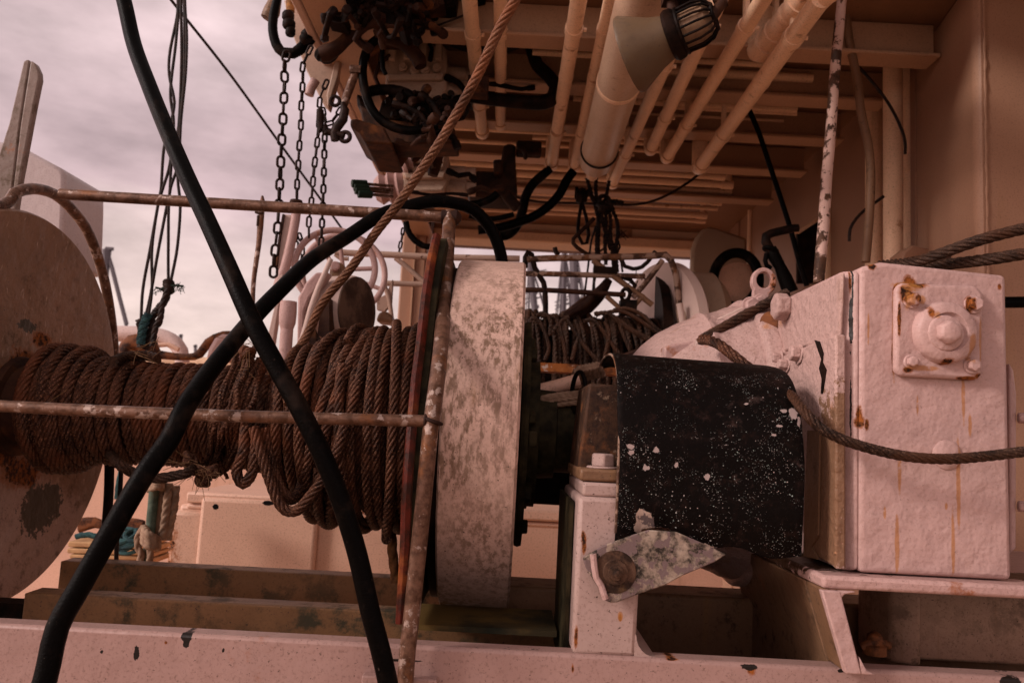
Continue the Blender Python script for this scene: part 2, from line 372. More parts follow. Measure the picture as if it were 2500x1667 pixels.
def guard_mat():
    t = NT('speckled_black')
    c = t.mix(t.step(t.noise(50, 7, .7), .5, .75), (.0035, .0020, .0016), (.017, .008, .006))
    n = t.t.nodes.new('ShaderNodeTexVoronoi'); n.inputs['Scale'].default_value = 330
    wp = t.vmath('ADD', t.P, t.vmath('MULTIPLY', t.noise(160, 2, .5, color=True), (.002, .002, .002))); t.link(wp, n.inputs['Vector'])
    sep = t.t.nodes.new('ShaderNodeSeparateColor'); t.link(n.outputs['Color'], sep.inputs[0])
    rad = t.math('MULTIPLY', t.math('POWER', sep.outputs[0], 5.0), .32)
    dens = t.step(t.noise(13, 4, .6), .36, .66)
    rad = t.math('MULTIPLY', rad, t.math('ADD', .35, t.math('MULTIPLY', dens, .8)))
    m = t.math('LESS_THAN', n.outputs['Distance'], rad)
    n5 = t.t.nodes.new('ShaderNodeTexVoronoi'); n5.inputs['Scale'].default_value = 640; t.link(wp, n5.inputs['Vector'])
    sp5 = t.t.nodes.new('ShaderNodeSeparateColor'); t.link(n5.outputs['Color'], sp5.inputs[0])
    m5 = t.math('LESS_THAN', n5.outputs['Distance'], t.math('MULTIPLY', t.math('MULTIPLY', t.math('POWER', sp5.outputs[0], 2.6), .36), t.math('ADD', .05, t.step(t.noise(22, 5, .7), .38, .6))))
    m = t.math('MAXIMUM', m, m5)
    spc = t.mix(sep.outputs[1], (.42, .33, .31), (.30, .37, .34))
    c = t.mix(t.math('MULTIPLY', t.step(t.noise(34, 8, .75), .56, .70), .55), c, (.07, .042, .036))
    c = t.mix(m, c, spc)
    ch = t.step(t.blobs([blob(1540, 1090, 1.05, 9, 7), blob(1544, 1105, 1.05, 7, 7), blob(1604, 1098, 1.05, 6, 9), blob(1585, 1143, 1.05, 5, 5), blob(1655, 1135, 1.05, 5, 8), blob(1730, 1165, 1.05, 7, 7), blob(1577, 1142, 1.05, 5, 7),
                         blob(1930, 1010, 1.08, 10, 16), blob(1941, 1030, 1.08, 5, 14), blob(1908, 1003, 1.08, 8, 5), blob(1890, 1062, 1.06, 7, 3), blob(1830, 985, 1.06, 6, 3), blob(1905, 1040, 1.06, 8, 3)], .9, 150), 0, .04)
    c = t.mix(ch, c, (.36, .27, .25))
    lo = t.step(t.blobs([blob(1575, 1280, 1.06, 24, 30), blob(1600, 1300, 1.06, 30, 14), blob(1690, 1330, 1.08, 50, 12), blob(1565, 1262, 1.06, 14, 20)], .5, 60), 0, .05)
    c = t.mix(lo, c, t.mix(t.step(t.noise(70, 5), .45, .52), (.12, .085, .08), (.42, .30, .24)))
    return t.done(c, .55, 0, t.bump(t.math('ADD', t.noise(90, 6, .7), t.math('MULTIPLY', m, .3)), .6, .0022), .06)
M['guard'] = guard_mat()

# ================================================================ SETTING
deck = MB().box((-8, -4, -.32), (8, 9, -.30))
obj('deck', deck, plainm('deck_paint', (.58, .37, .23), .6), kind='structure')
sea = MB().box((-1500, -1500, -2.4), (1500, 1500, -2.3))
obj('water', sea, plainm('sea', (.06, .06, .065), .2), kind='structure')

# ================================================================ FOREGROUND WINCH
AX0 = at(46, 990, 1.45); AX1 = at(1190, 1053, 1.45)
AXD = Vector((1, 0, 0)); AY = 1.45; AZ = (AX0.z + AX1.z) / 2
def ax(X): return Vector((X, AY, AZ))
base = thing('winch_bed', 'cream painted welded steel bed with a long front beam carrying the winch and gearbox', 'machine base', at(1250, 1640, 1.2))
zt = at(1250, 1588, YG).z
def sidebeam():
    m = MB(); m.box((-1.1, YG, zt - .34), (1.1, YG + .035, zt)); return m
obj('front_beam', sidebeam(), M['beam_paint'], base, bevel=.005)
# pedestal
pxl = at(1404, 1400, YG).x; pxr = at(1560, 1400, YG).x
ptop = at(1480, 1215, YG).z
m = MB(); m.prism([(pxl, YG + .004, zt - .002), (pxl + .001, YG + .004, ptop), (pxr + .004, YG + .004, ptop), (pxr, YG + .004, zt - .002)], (0, .26, 0))
obj('pedestal', m, M['ped_paint'], base, bevel=.006)
m = MB()
for sx, x_ in ((1, pxr), (-1, pxl)):
    if sx < 0: continue
    m.prism([Vector((x_ - .002, YG + .0045, zt + .028))] + [Vector((x_ + .026 * (1 - math.cos(R(a))) , YG + .0045, zt + .026 * (1 - math.sin(R(a))))) for a in range(0, 91, 15)] + [Vector((x_ - .002, YG + .0045, zt + .0))], (0, .20, 0))
obj('weld_fillet', m, M['ped_paint'], base)
m = MB(); m.box((pxl - .006, YG + .05, zt - .05), (pxl - .001, YG + .27, ptop - .01)); obj('pedestal_side_plate', m, M['green_black'], base, label='grimy dark green side plate of the pedestal')
m = MB(); z1 = at(1480, 1180, YG).z; z2 = at(1480, 1146, YG).z
m.box((pxl + .006, YG + .008, ptop), (pxr + .012, YG + .24, z1)); obj('pedestal_cap', m, M['ped_paint'], base, bevel=.004)
m = MB(); m.box((pxl + .002, YG + .012, z1 + .001), (pxr + .012, YG + .23, z2)); obj('bearing_foot', m, M['brown_paint'], base, bevel=.004)
m = MB(); m.bolt((at(1472, 1146, YG + .03).x, YG + .035, z2), (0, 0, 1), .0165, .017, .003)
obj('foot_bolt', m, M['ped_paint'], base, bevel=.0015)
m = MB(); z3 = at(1475, 935, YG + .05).z
m.prism([at(1411, 1146, YG + .06), at(1437, 935, YG + .06), at(1515, 940, YG + .06), at(1545, 1150, YG + .06)], (0, .16, 0))
m.lathe([(0, .06), (.05, .06)], (pxl + .02, YG + .17, z2 + .05), (1, 0, 0), n=32)
obj('bearing_block', m, rusty('bearing_rust', a=(.022, .010, .006), b=(.055, .024, .012), c2=(.16, .055, .018), scale=60, paintc=(.15, .095, .062), pamt=.22), base, bevel=.004)
# rear beam, channels
m = MB(); zr = at(1660, 1452, 1.42).z
m.box((-.1, 1.42, zr - .3), (1.25, 1.52, zr)); obj('rear_beam', m, M['brown_paint'], base, bevel=.006)
def channel(name, Y, pl, ptop_, hpx, right, depth=.05):
    a = at(*pl, Y); h = sz(hpx, Y); m = MB()
    m.box((a.x, Y, a.z - h), (right, Y + .006, a.z)); m.box((a.x, Y + .006, a.z - .007), (right, Y + depth, a.z)); m.box((a.x, Y + .006, a.z - h), (right, Y + depth, a.z - h + .007))
    return obj(name, m, M['chan_paint'], base, bevel=.002)
channel('rear_channel', 1.62, (148, 1369), 0, 84, .16)
channel('lower_channel', 1.36, (60, 1447), 0, 66, at(1362, 1440, 1.36).x)
m = MB(); a = at(62, 1500, 1.37); m.box((-1.2, 1.40, a.z - .3), (at(1362, 1440, 1.36).x, 1.44, a.z + .01)); obj('bottom_channel', m, M['black_metal'], base)
m = MB(); p = at(1300, 1500, 1.30); m.box((at(1010, 1500, 1.3).x, 1.20, p.z - .008), (at(1350, 1500, 1.3).x, 1.34, p.z)); obj('grimy_tray', m, rusty('tray_dirt', a=(.012, .012, .006), b=(.04, .028, .012), c2=(.14, .08, .02), scale=10), base)
# gearbox shelf
p = at(2008, 1404, 1.035); q = at(2500, 1440, 1.035)
m = MB(); th = .0165
m.box((p.x, 1.035, p.z - th), (.95, 1.42, p.z)); obj('shelf_plate', m, paint('shelf_paint', rust=.1, rscale=16, dirt=.3, lump=.7, chips=[((.45, 1.28, p.z), (.16, .20, .02)), ((.75, 1.12, p.z), (.5, .035, .01))], chipc=(.045, .02, .010)), base, bevel=.005)
zs = p.z - th
def web(pa, pb, w, name, Yf=1.037, dep=.36, mat='brown_paint', curve=0):
    a = at(*pa, Yf); b = at(*pb, Yf); m = MB()
    a.z = zs; b.z = zt
    b2 = b + Vector((0, 0, -.19)); m.prism([a, b, b + Vector((w, 0, 0)), a + Vector((w, 0, 0))], (0, .06, 0)); k_ = Vector((0, .0605, 0)); m.prism([a + k_, b + k_, b2 + k_, b2 + k_ + Vector((w, 0, 0)), b + k_ + Vector((w, 0, 0)), a + k_ + Vector((w, 0, 0))], (0, dep - .06, 0)); return m
wm = web((2006, 1420), (2066, 1615), .013, 'web', dep=.44)
obj('shelf_web', wm, M['brown_paint'], base, bevel=.003)
a = at(2006, 1420, 1.03); b = at(2066, 1612, 1.03); a.z = zs - .001; b.z = zt + .001
m = MB(); m.prism([a, b, b + Vector((.020, 0, 0)), a + Vector((.024, 0, 0))], (0, .012, 0)); m.prism([a + Vector((.018, .001, 0)), a + Vector((.045, .001, 0)), a + Vector((.030, .001, -.004)), a + Vector((.022, .001, -.014))], (0, .01, 0)); m.prism([b + Vector((.018, .001, 0)), b + Vector((.038, .001, 0)), b + Vector((.026, .001, .006)), b + Vector((.017, .001, .022))], (0, .01, 0)); obj('web_edge', m, M['gear_paint'], base, bevel=.004)
m = MB(); c0 = at(2160, 1450, 1.30)
P = [(c0.x, 1.34), (c0.x + .008, 1.30), (c0.x + .03, 1.285), (c0.x + .05, 1.285), (c0.x + .052, 1.32), (.95, 1.32), (.95, 1.40), (c0.x, 1.40)]
m.prism([(x, y, zt - .05) for x, y in P], (0, 0, zs - zt + .05)); obj('gusset_box', m, paint('web_paint', base=(.42, .25, .17), dirt=.9, dscale=30, dirtc=(.06, .035, .02), streak=.6, fine=.4), base, bevel=.006, bseg=3)
m = MB(); c0 = at(2135, 1622, 1.14); m.lathe([(0, .016), (.012, .016), (.014, .011), (.026, .010), (.030, .004)], (c0.x, 1.14, zt), (0, 0, 1), n=20); m.tube([Vector((c0.x-.018, 1.14, zt+.008)), Vector((c0.x, 1.135, zt+.02)), Vector((c0.x+.02, 1.14, zt+.012))], .006)
obj('drain_plug', m, M['rust'], base)
m = MB(); zlow = zt - .22; m.box((-1.1, YG + .036, zlow - .012), (1.2, 1.42, zlow)); obj('bed_floor', m, M['black_metal'], base)

# lugs where the guard foot is welded on
def lug(x0, x1, y0):
    a = at(x0, y0, 1.045); b = at(x1, y0, 1.045); m = MB(); m.box((a.x, 1.043, a.z - .08), (b.x, YG - .001, a.z - .003)); return m
obj('mounting_lug', lug(884, 926, 1641), M['beam_paint'], base, bevel=.002)
obj('mounting_lug', lug(1008, 1068, 1649), M['beam_paint'], base, bevel=.002)

winch = thing('winch_drum', 'near winch drum between a big weathered disc flange and a streaked white brake drum', 'winch drum', ax(-.45) - Vector((0, 0, .35)))
XF = -.886
m = MB(); m.lathe([(-.045, .30), (-.045, .345), (-.038, .353), (-.006, .353), (0, .349), (.0005, .342), (-.012, .20), (-.012, .09), (-.012, 0.0001)], ax(XF), AXD, n=120)
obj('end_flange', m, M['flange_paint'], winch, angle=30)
m = MB(); m.lathe([(0, .09), (.012, .088), (.014, .076), (.77, .076)], ax(XF), AXD, n=40); obj('drum_core', m, M['dark_rust'], winch)
# brake drum
XB0 = at(1072, 1055, 1.147).x; XB1 = at(1268, 1055, 1.147).x; RB = .305
m = MB(); m.lathe([(.012, RB - .03), (.0, RB - .012), (0, RB - .004), (.003, RB), (XB1 - XB0 - .004, RB + .001), (XB1 - XB0, RB - .003), (XB1 - XB0, RB - .016), (XB1 - XB0 - .01, RB - .03), (XB1 - XB0 - .012, .1), (XB1-XB0-.012, .0001)], ax(XB0), AXD, n=160)
m.lathe([(.012, RB - .03), (.012, .12)], ax(XB0), AXD, n=60)
obj('brake_drum', m, M['drum_paint'], winch, angle=30)
# rusty edge plate beside the brake drum (side cheek in a plane X = const)
XC = XB0 - .037
edge = [(1066, 578), (1052, 640), (1040, 720), (1028, 830), (1015, 930), (1006, 1030), (998, 1130), (992, 1230), (989, 1330), (984, 1420), (978, 1520)]
ep = [atX(x, y, XC) for x, y in edge]
back = [Vector((XC, 1.62, ep[-1].z)), Vector((XC, 1.62, ep[0].z))]
m = MB(); m.prism([p + Vector((.004, .010, 0)) for p in ep] + [b + Vector((.004, 0, 0)) for b in back], (.012, 0, 0)); obj('cheek_plate', m, M['green_black'], winch)
m = MB(); m.sweep(ep, .0075, n=8, prof=lambda a, L: 1 + .15 * math.sin(L * 90) * math.sin(a * 2)); obj('cheek_rim', m, M['red_rust'], winch)
m = MB(); m.lathe([(0, .29), (.02, .29)], ax(XC + .022), AXD, n=80); obj('brake_band', m, M['black_metal'], winch)
# hub plates and shaft on the right
m = MB(); m.lathe([(0, .198), (.006, .2), (.012, .198), (.013, .15), (.013, .0001)], ax(XB1 + .004), AXD, n=80); obj('hub_plate', m, M['green_black'], winch)
for a in range(8):
    t = R(a * 45 + 8); m = MB(); m.bolt((XB1 + .017, AY + .165 * math.sin(t), AZ + .165 * math.cos(t)), (1, 0, 0), .0125, .010)
    obj('hub_bolt', m, M['green_black'], winch, bevel=.001)
m = MB(); m.lathe([(0, .13), (.018, .13), (.02, .08), (.05, .078), (.052, .068), (.16, .066)], ax(XB1 + .017), AXD, n=48)
obj('shaft', m, M['green_black'], winch)
m = MB()
pk = T('K', 1.25, [(215, 120), (265, 125), (262, 215), (213, 215)]); m.prism(pk, (0, .02, 0)); obj('shaft_key', m, M['green_black'], winch, bevel=.002)

# wire wound on the drum -------------------------------------------------
def coil(x0, x1, rfun, pitch, a0=0, seed=1, tilt=.0, jx=.002, jr=.002):
    rnd = random.Random(seed); P = []; n = int((x1 - x0) / pitch); K = 40
    offs = [(rnd.uniform(-jx, jx), rnd.uniform(-jr, jr), rnd.uniform(-tilt, tilt), rnd.uniform(0, 6.28)) for _ in range(n + 2)]
    for i in range(n * K + 1):
        u = i / K; k = int(u); w = u - k; w = w * w * (3 - 2 * w)
        o0, o1 = offs[k], offs[min(k + 1, n)]
        ox = o0[0] * (1 - w) + o1[0] * w; orr = o0[1] * (1 - w) + o1[1] * w; tl = o0[2] * (1 - w) + o1[2] * w; ph = o0[3] * (1 - w) + o1[3] * w
        a = 2 * math.pi * u + a0
        X = x0 + u * pitch + ox + tl * math.cos(a + ph * .4)
        r = rfun(X) + orr
        sag = .10 * max(0, r - .12) * max(0, -math.cos(a))
        P.append(Vector((X, AY - math.sin(a) * r, AZ + math.cos(a) * r - sag)))
    return P
xL0 = -.832; xL1 = at(690, 1000, 1.33).x; xR1 = XC - .012
rope = MB()
rL = lambda X: .086 + .010 * math.exp(-((X - xL0 - .04) / .05) ** 2) + .004 * math.sin(X * 14)
cl = coil(xL0, xL1 + .03, rL, .0193, seed=3, tilt=.004, jx=.003, jr=.003)
rope.rope(cl, .0098, seg=.0065, lay=.085)
# a second loose layer at the far end and mid part
cl2 = coil(xL0 + .012, xL0 + .09, lambda X: .106 + .0 * X, .021, seed=5, tilt=.01, jx=.006, jr=.004); rope.rope(cl2, .0098, seg=.0065, lay=.085)
span = xR1 - xL1
def rR(X):
    u = max(0, min(1, (X - xL1) / span)); return .128 + .058 * u ** .8
cr0 = coil(xL1 - .02, xR1 - .01, lambda X: rR(X) - .022, .0185, seed=11, tilt=.006, jx=.002, jr=.003); rope.rope(cr0, .0088, seg=.0065, lay=.08)
cr = coil(xL1 - .01, xR1, rR, .0215, seed=12, tilt=.007, jx=.004, jr=.005); rope.rope(cr, .0088, seg=.006, lay=.08)
# irregular crossing turns on the right half
rnd = random.Random(4)
for k in range(6):
    u0 = rnd.uniform(.15, .9); X0 = xL1 + span * u0; dX = rnd.choice([-1, 1]) * rnd.uniform(.018, .04); r0 = rR(X0) + .012; P = []
    for i in range(61):
        a = 2 * math.pi * i / 60 + k; P.append(Vector((X0 + dX * math.sin(a + k), AY - math.sin(a) * r0, AZ + math.cos(a) * r0 - .02 * u0 * max(0, -math.cos(a)))))
    rope.rope(P[:-3], .0088, seg=.0065, lay=.08)
# hanging loops under the drum
def hang(pts, r=.0088): rope.rope(pts, r, seg=.006, lay=.08)
hang(T('I', 1.27, [(1500, 60, 1.28), (1540, 200), (1590, 350), (1640, 480), (1690, 545), (1760, 545), (1830, 470), (1890, 390), (1960, 280, 1.26), (2010, 150, 1.26), (2050, 0, 1.27)]))
hang(T('I', 1.27, [(1450, 60, 1.29), (1440, 200), (1400, 320), (1440, 390), (1490, 330), (1500, 250), (1520, 100, 1.28)]))
hang(T('I', 1.29, [(1560, 60, 1.29), (1600, 260), (1650, 400), (1700, 470), (1740, 480, 1.3), (1790, 380, 1.32), (1800, 200, 1.34)]))
# lead going up out of the frame
lead = T('S', 1.4, [(705, 985, 1.30), (697, 925, 1.33), (712, 872, 1.40), (735, 843, 1.44), (757, 803, 1.45), (789, 737, 1.44), (855, 657, 1.42), (916, 570, 1.40), (964, 509, 1.37), (1015, 436, 1.34), (1073, 349, 1.30), (1124, 262, 1.27), (1167, 182, 1.24), (1218, 73, 1.20), (1264, -10, 1.17), (1320, -120, 1.14)])
o = obj('wire_rope', rope, M['wire'], None, label='rusty steel wire rope wound in uneven turns on the near drum', cat='wire rope', angle=60)
leadm = MB(); leadm.rope(lead, .0083, seg=.004, lay=.085, strands=6, n=30, depth=.2)
OFF_R = o
obj('rope_lead', leadm, M['wire_lead'], o, angle=60, label='single straight run of wire rising off the drum to the top of the picture')
# frayed splice on the drum
fray = MB(); rnd = random.Random(9)
for k in range(26):
    x = rnd.uniform(575, 650); P = []
    top = rnd.uniform(845, 900); bot = rnd.uniform(1120, 1175)
    for j in range(7):
        u = j / 6; yy = top + (bot - top) * u
        P.append(at(x - 30 * math.sin(u * 3) - 85 * u * u * rnd.uniform(.7, 1.1) + rnd.uniform(-7, 7), yy, 1.45 - .125 * math.sin(math.pi * (.15 + .7 * u)) - rnd.uniform(0, .014)))
    fray.rope(P, rnd.uniform(.0025, .0055), seg=.006, lay=.03, strands=3, n=9)
for (cx, cy, rr) in ((495, 1178, 15), (488, 1150, 20), (465, 1120, 18), (603, 865, 15), (520, 1150, 14)):
    for k in range(3):
        c = at(cx + rnd.uniform(-6, 6), cy + rnd.uniform(-6, 6), 1.33); fray.torus(c, (rnd.uniform(-1, 1), rnd.uniform(-1, 1), rnd.uniform(-1, 1)), sz(rr * .6, 1.33), .0055, n=20, m=8)
hairs = []
for (cx, cy, n) in ((490, 1155, 16), (605, 850, 9), (350, 862, 10), (450, 1120, 6), (500, 1160, 6), (630, 900, 4), (150, 950, 2)):
    hair = MB(); hairs.append(hair)
    for k in range(n):
        c = at(cx + rnd.uniform(-25, 25), cy + rnd.uniform(-14, 14), 1.31); d = Vector((rnd.uniform(-1, 1), rnd.uniform(-.4, .2), rnd.uniform(-1, .8))) * .03
        e = Vector((rnd.uniform(-1, 1), rnd.uniform(-.4, .2), rnd.uniform(-1, .5))) * .018
        hair.sweep(smooth([c, c + d * .5 + e * .3, c + d + e], .0005, .008)[0], .00045, n=4)
obj('frayed_splice', fray, M['wire'], o); 
hm = plainm('hair', (.22, .12, .06), .6)
for hair in hairs: obj('loose_strands', hair, hm, o)
loop = MB(); loop.rope(T('I', 1.30, [(640, 200, 1.42), (700, 270), (780, 320), (850, 345), (950, 355), (1040, 340), (1120, 320), (1160, 280, 1.36)]), .0085, seg=.006, lay=.08)
loop2 = MB(); loop2.rope(T('E', 1.38, [(760, 1190, 1.35), (830, 1160, 1.40), (900, 1150, 1.42), (980, 1150, 1.44), (1060, 1170, 1.42)]), .009, seg=.006, lay=.08)
obj('slack_turn', loop, M['wire_dark'], o, angle=60)
obj('slack_turn', loop2, M['wire_dark'], o, angle=60)

# tubular guard ---------------------------------------------------------
g = thing('tubular_guard', 'rusty steel tube guard frame standing round the near winch drum', 'guard rail', at(990, 1640, 1.05))
RG = .012
XH = at(1100, 525, 1.44).x
topR = at(1098, 525, 1.44); 
m = MB(); hp = T('S', 1.4, [(1098, 520, 1.44), (1096, 560, 1.42), (1090, 660, 1.32), (1083, 760, 1.22), (1075, 860, 1.12), (1063, 960, 1.06), (1052, 1040, 1.04), (1038, 1180, 1.035), (1022, 1340, 1.035), (1005, 1500, 1.035), (994, 1600, 1.035), (988, 1690, 1.035)])
m.tube(hp, [.0115, .012, .0115, .0115, .011, .011, .0105, .0105, .0105, .0105, .0105, .0105], n=16, seg=.01); obj('front_post', m, M['tube_metal'], g, angle=60)
m = MB(); m.tube(T('S', 1.44, [(148, 474, 1.47), (300, 483, 1.465), (600, 501, 1.455), (900, 519, 1.445), (1100, 532, 1.44)]), .0105, n=16); obj('top_rail', m, M['tube_metal'], g, angle=60)
m = MB(); m.tube(T('S', 1.04, [(-500, 960), (0, 991), (500, 1013), (1062, 1028)]), .0078, n=16)
obj('lower_rail', m, M['tube_metal'], g, angle=60)
XHL = at(80, 455, 1.45).x
hp2 = [atX(x, y, -.90) for x, y in ((284, 960), (280, 879), (271, 777), (251, 668), (218, 573), (182, 519), (134, 475), (80, 461), (36, 472), (0, 504))]; e_ = hp2[-1]; hp2 += [Vector((-.90, AY - .25, AZ + .33)), Vector((-.90, AY - .36, AZ + .2)), Vector((-.90, AY - .40, AZ))]
m = MB(); m.tube(hp2, .0105, n=14); obj('end_hoop', m, M['tube_metal'], g, angle=60)
m = MB(); c = at(1100, 531, 1.44); m.lathe([(-.02, .0005), (-.016, .014), (.012, .015), (.02, .006)], c, (1, 0, 0), n=12); obj('weld_bead', m, M['dark_rust'], g); m = MB(); c = at(1058, 1028, 1.04); m.torus(c, (.3, 0, 1), .0115, .0025, n=14, m=6); m.torus(c + Vector((-.01, 0, 0)), (1, 0, 0), .008, .0022, n=14, m=6)
obj('weld_bead', m, M['dark_rust'], g)

# hoses -----------------------------------------------------------------
def tubething(name, label, cat, pts, r, mat, n=16, seg=.015, group=None, parent=None, rope=False, **k):
    m = MB()
    if rope: m.rope(pts, r, **k)
    else: m.tube(pts, r, n=n, seg=seg)
    return obj(name, m, M[mat], parent, angle=60, label=label, cat=cat, group=group)
tubething('rubber_hose', 'straight black rubber hose slanting down across the winch in front of everything', 'hose',
    T('S', 1, [(270, -110, 1.24), (302, 0, 1.22), (327, 109, 1.2), (367, 218, 1.16), (411, 327, 1.12), (458, 436, 1.08), (509, 545, 1.04), (563, 665, 1.0), (617, 787, .98), (675, 895, .975), (733, 1000, .97), (787, 1110, .97), (832, 1222, .975), (872, 1350, .98), (903, 1488, .98), (930, 1590, .98), (948, 1670, .98), (965, 1760, .98)]), .0118, 'rubber', n=24, group='black rubber hoses over the winch')
tubething('rubber_hose', 'arched black rubber hose rising from the lower left and bending down behind the white drum', 'hose',
    T('S', 1, [(70, 1760, .88), (110, 1660, .89), (140, 1532, .9), (194, 1433, .91), (264, 1309, .92), (351, 1160, .94), (413, 1074, .96), (454, 992, .98), (515, 903, 1.05), (618, 777, 1.15), (691, 701, 1.2), (764, 632, 1.28), (850, 577, 1.38), (927, 526, 1.43), (982, 508, 1.47), (1054, 492, 1.5), (1109, 496, 1.52), (1156, 512, 1.54), (1196, 555, 1.56), (1218, 603, 1.57), (1228, 660, 1.58), (1232, 740, 1.58)]), .0122, 'rubber', n=24, group='black rubber hoses over the winch')

# ================================================================ GUARD COVER
cov = thing('coupling_guard', 'speckled matt black curved steel cover with flaking paint over the shaft coupling', 'machine guard', at(1700, 1350, 1.06))
cy, cz, rx_, rz_ = 1.24, 0, .19, 0
top = at(1530, 872, 1.24).z; low = at(1515, 1300, 1.065).z
czz = top - .14
prof = []
for a in range(-30, 96, 6):
    t = R(a); prof.append((1.24 - .178 * math.cos(t) ** .72 if a < 90 else 1.24 - .178 * -abs(math.cos(t)), czz + .14 * math.sin(t) if a < 90 else top))
prof = []
for i in range(25):
    t = R(-8 + 118 * i / 24); c_, s_ = math.cos(t), math.sin(t)
    prof.append((1.24 - .180 * (abs(c_) ** .75) * (1 if c_ > 0 else -1), czz + .14 * (abs(s_) ** .9) * (1 if s_ > 0 else -1)))
flat = [(1.0615, low), (1.060, low + (prof[0][1] - low) * .5)]
prof = flat + prof
XGL = at(1512, 1100, 1.06).x; XGR = at(1962, 1200, 1.06).x
m = MB(); n = len(prof); cols = 28; vs = []; 
for i, (y, z) in enumerate(prof):
    u = i / (n - 1)
    xl = XGL - .003 * math.sin(u * 3); xr = XGR
    if u > .62: xr = XGR - .085 * ((u - .62) / .38) ** 1.5
    for j in range(cols + 1):
        w = j / cols; x = xl + (xr - xl) * w
        zz = z
        if i == 0: zz = z - (.022 * w + .004 * math.sin(w * 17) + (0.012 if w < .12 else 0) - (.012 if .13 < w < .3 else 0))
        dz = -.006 * w
        vs.append(Vector((x + .0015 * math.sin(z * 40), y + .0012 * math.sin(x * 30 + z * 20), zz + (dz if i > 1 else 0))))
fs = [(i * (cols + 1) + j, i * (cols + 1) + j + 1, (i + 1) * (cols + 1) + j + 1, (i + 1) * (cols + 1) + j) for i in range(n - 1) for j in range(cols)]
m.add(vs, fs); o = obj('cover_sheet', m, M['guard'], cov, angle=80)
s_ = o.modifiers.new('thick', 'SOLIDIFY'); s_.thickness = .004; s_.offset = 0
b_ = o.modifiers.new('bev', 'BEVEL'); b_.width = .001; b_.limit_method = 'ANGLE'
lipm = MB(); lipm.tube([Vector((XGL - .0005, y, z)) for y, z in prof], .0019, n=8); obj('edge_lip', lipm, M['rail_brown'], cov)
# tongue bracket
yb = 1.045
poly = T('K', yb, [(525, 850), (640, 780), (800, 722), (900, 690), (1060, 700), (1200, 760), (1350, 830), (1280, 875), (1100, 950), (1000, 1005), (850, 1055), (720, 1105), (690, 1108), (655, 1095), (600, 1000), (540, 905)])
m = MB(); m.prism(poly, (0, .005, 0)); obj('support_tongue', m, M['flaky_grey'], cov, bevel=.0015)
c = pt('K', 710, 930, yb); m = MB()
m.lathe([(0, .027), (-.0012, .0262), (-.0015, .0165), (-.004, .016), (-.0045, .0155), (-.0046, .010), (-.008, .0095), (-.0085, .0050), (-.018, .0048), (-.019, .0025)], c, (0, 1, 0), n=36)
obj('clamp_bolt', m, rusty('bolt_rust', a=(.02, .009, .005), b=(.10, .05, .03), c2=(.17, .09, .04), scale=40), cov, angle=40)
m = MB(); m.sweep(T('K', yb - .002, [(583, 828), (590, 900), (600, 960), (630, 1010), (655, 1085)]), .0042, n=8); obj('white_edge_strip', m, M['plate_paint'], cov)

# ================================================================ GEARBOX
gb = thing('gearbox', 'large thickly painted off white gearbox with rust runs and a bolted square cover', 'gearbox', at(2260, 1400, 1.2))
x0 = at(2062, 900, YG).x; x1 = at(2464, 1000, YG).x
zb = p.z + .002
tl = at(2068, 655, YG); tm = at(2130, 637, YG); tr = at(2462, 664, YG)
m = MB()
# front body: plan outline with a chamfer, sloping top on the left
yk = 1.345
ch = .020
front = [Vector((x0 + ch, YG, zb)), Vector((x1, YG, zb)), Vector((x1, YG, tr.z - .004)), Vector((x0 + ch + .03, YG, tm.z)), Vector((x0 + ch, YG, tl.z + .003))]
def solid(m, front, yk):
    m.prism(front, (0, yk - YG, 0))
solid(m, front, yk)
m.prism([(x0, YG + ch, zb), (x0 + ch + .0005, YG + .0005, zb), (x0 + ch + .0005, yk - .001, zb), (x0, yk - .001, zb)], (0, 0, tl.z - zb))
obj('housing', m, M['gear_paint'], gb, bevel=.007, bseg=3)
# left side plates
pA = at(1903, 735, 1.33); 
m = MB(); xs = x0 - .004
zside = tl.z - .004
zmid = atX(2000, 800, xs).z
s1 = [atX(2054, 665, xs), atX(1900, 738, xs), atX(1897, 860, xs), atX(2048, 830, xs)]
m.prism(s1, (.006, 0, 0)); obj('side_plate', m, M['white_side'], gb, bevel=.003)
m = MB(); xs2 = x0 - .012
s2 = [atX(2000, 830, xs2), atX(1870, 885, xs2), atX(1868, 1000, xs2), atX(1975, 1350, xs2), atX(2030, 1380, xs2), atX(2045, 1390, xs2), atX(2045, 1000, xs2), atX(1990, 1010, xs2)]
m.prism(s2[:5] + [atX(2040, 1390, xs2), atX(2040, 815, xs2)], (.014, 0, 0)); obj('side_flange', m, M['white_side'], gb, bevel=.003)
m = MB(); crack = [atX(*px('H', x, y), xs2 - .001) for x, y in [(930, 770), (965, 780), (990, 860), (985, 920), (1010, 970), (1000, 1040), (985, 1130), (972, 1130), (978, 1030), (960, 960), (975, 900), (950, 830)]]
m.prism(crack, (.001, 0, 0)); obj('corrosion_gap', m, M['black_metal'], gb)
m = MB(); st = [atX(*px('L', x, y), xs2 - .003) for x, y in [(815, 0), (890, 0), (880, 650), (840, 720), (880, 800), (790, 780), (800, 400)]]
m.prism(st, (.0025, 0, 0)); obj('dark_seam_plate', m, M['brown_paint'], gb)
m = MB(); m.bolt(atX(1922, 750, xs), (-1, 0, 0), .023, .022); obj('side_bolt', m, M['white_side'], gb, bevel=.002)
for (x, y, r) in ((1905, 878, .011), (1923, 892, .009), (1952, 865, .012)):
    m = MB(); m.bolt(atX(x, y, xs2), (-1, 0, .1), r, .013, .002); obj('flange_bolt', m, M['white_side'], gb, bevel=.0015)
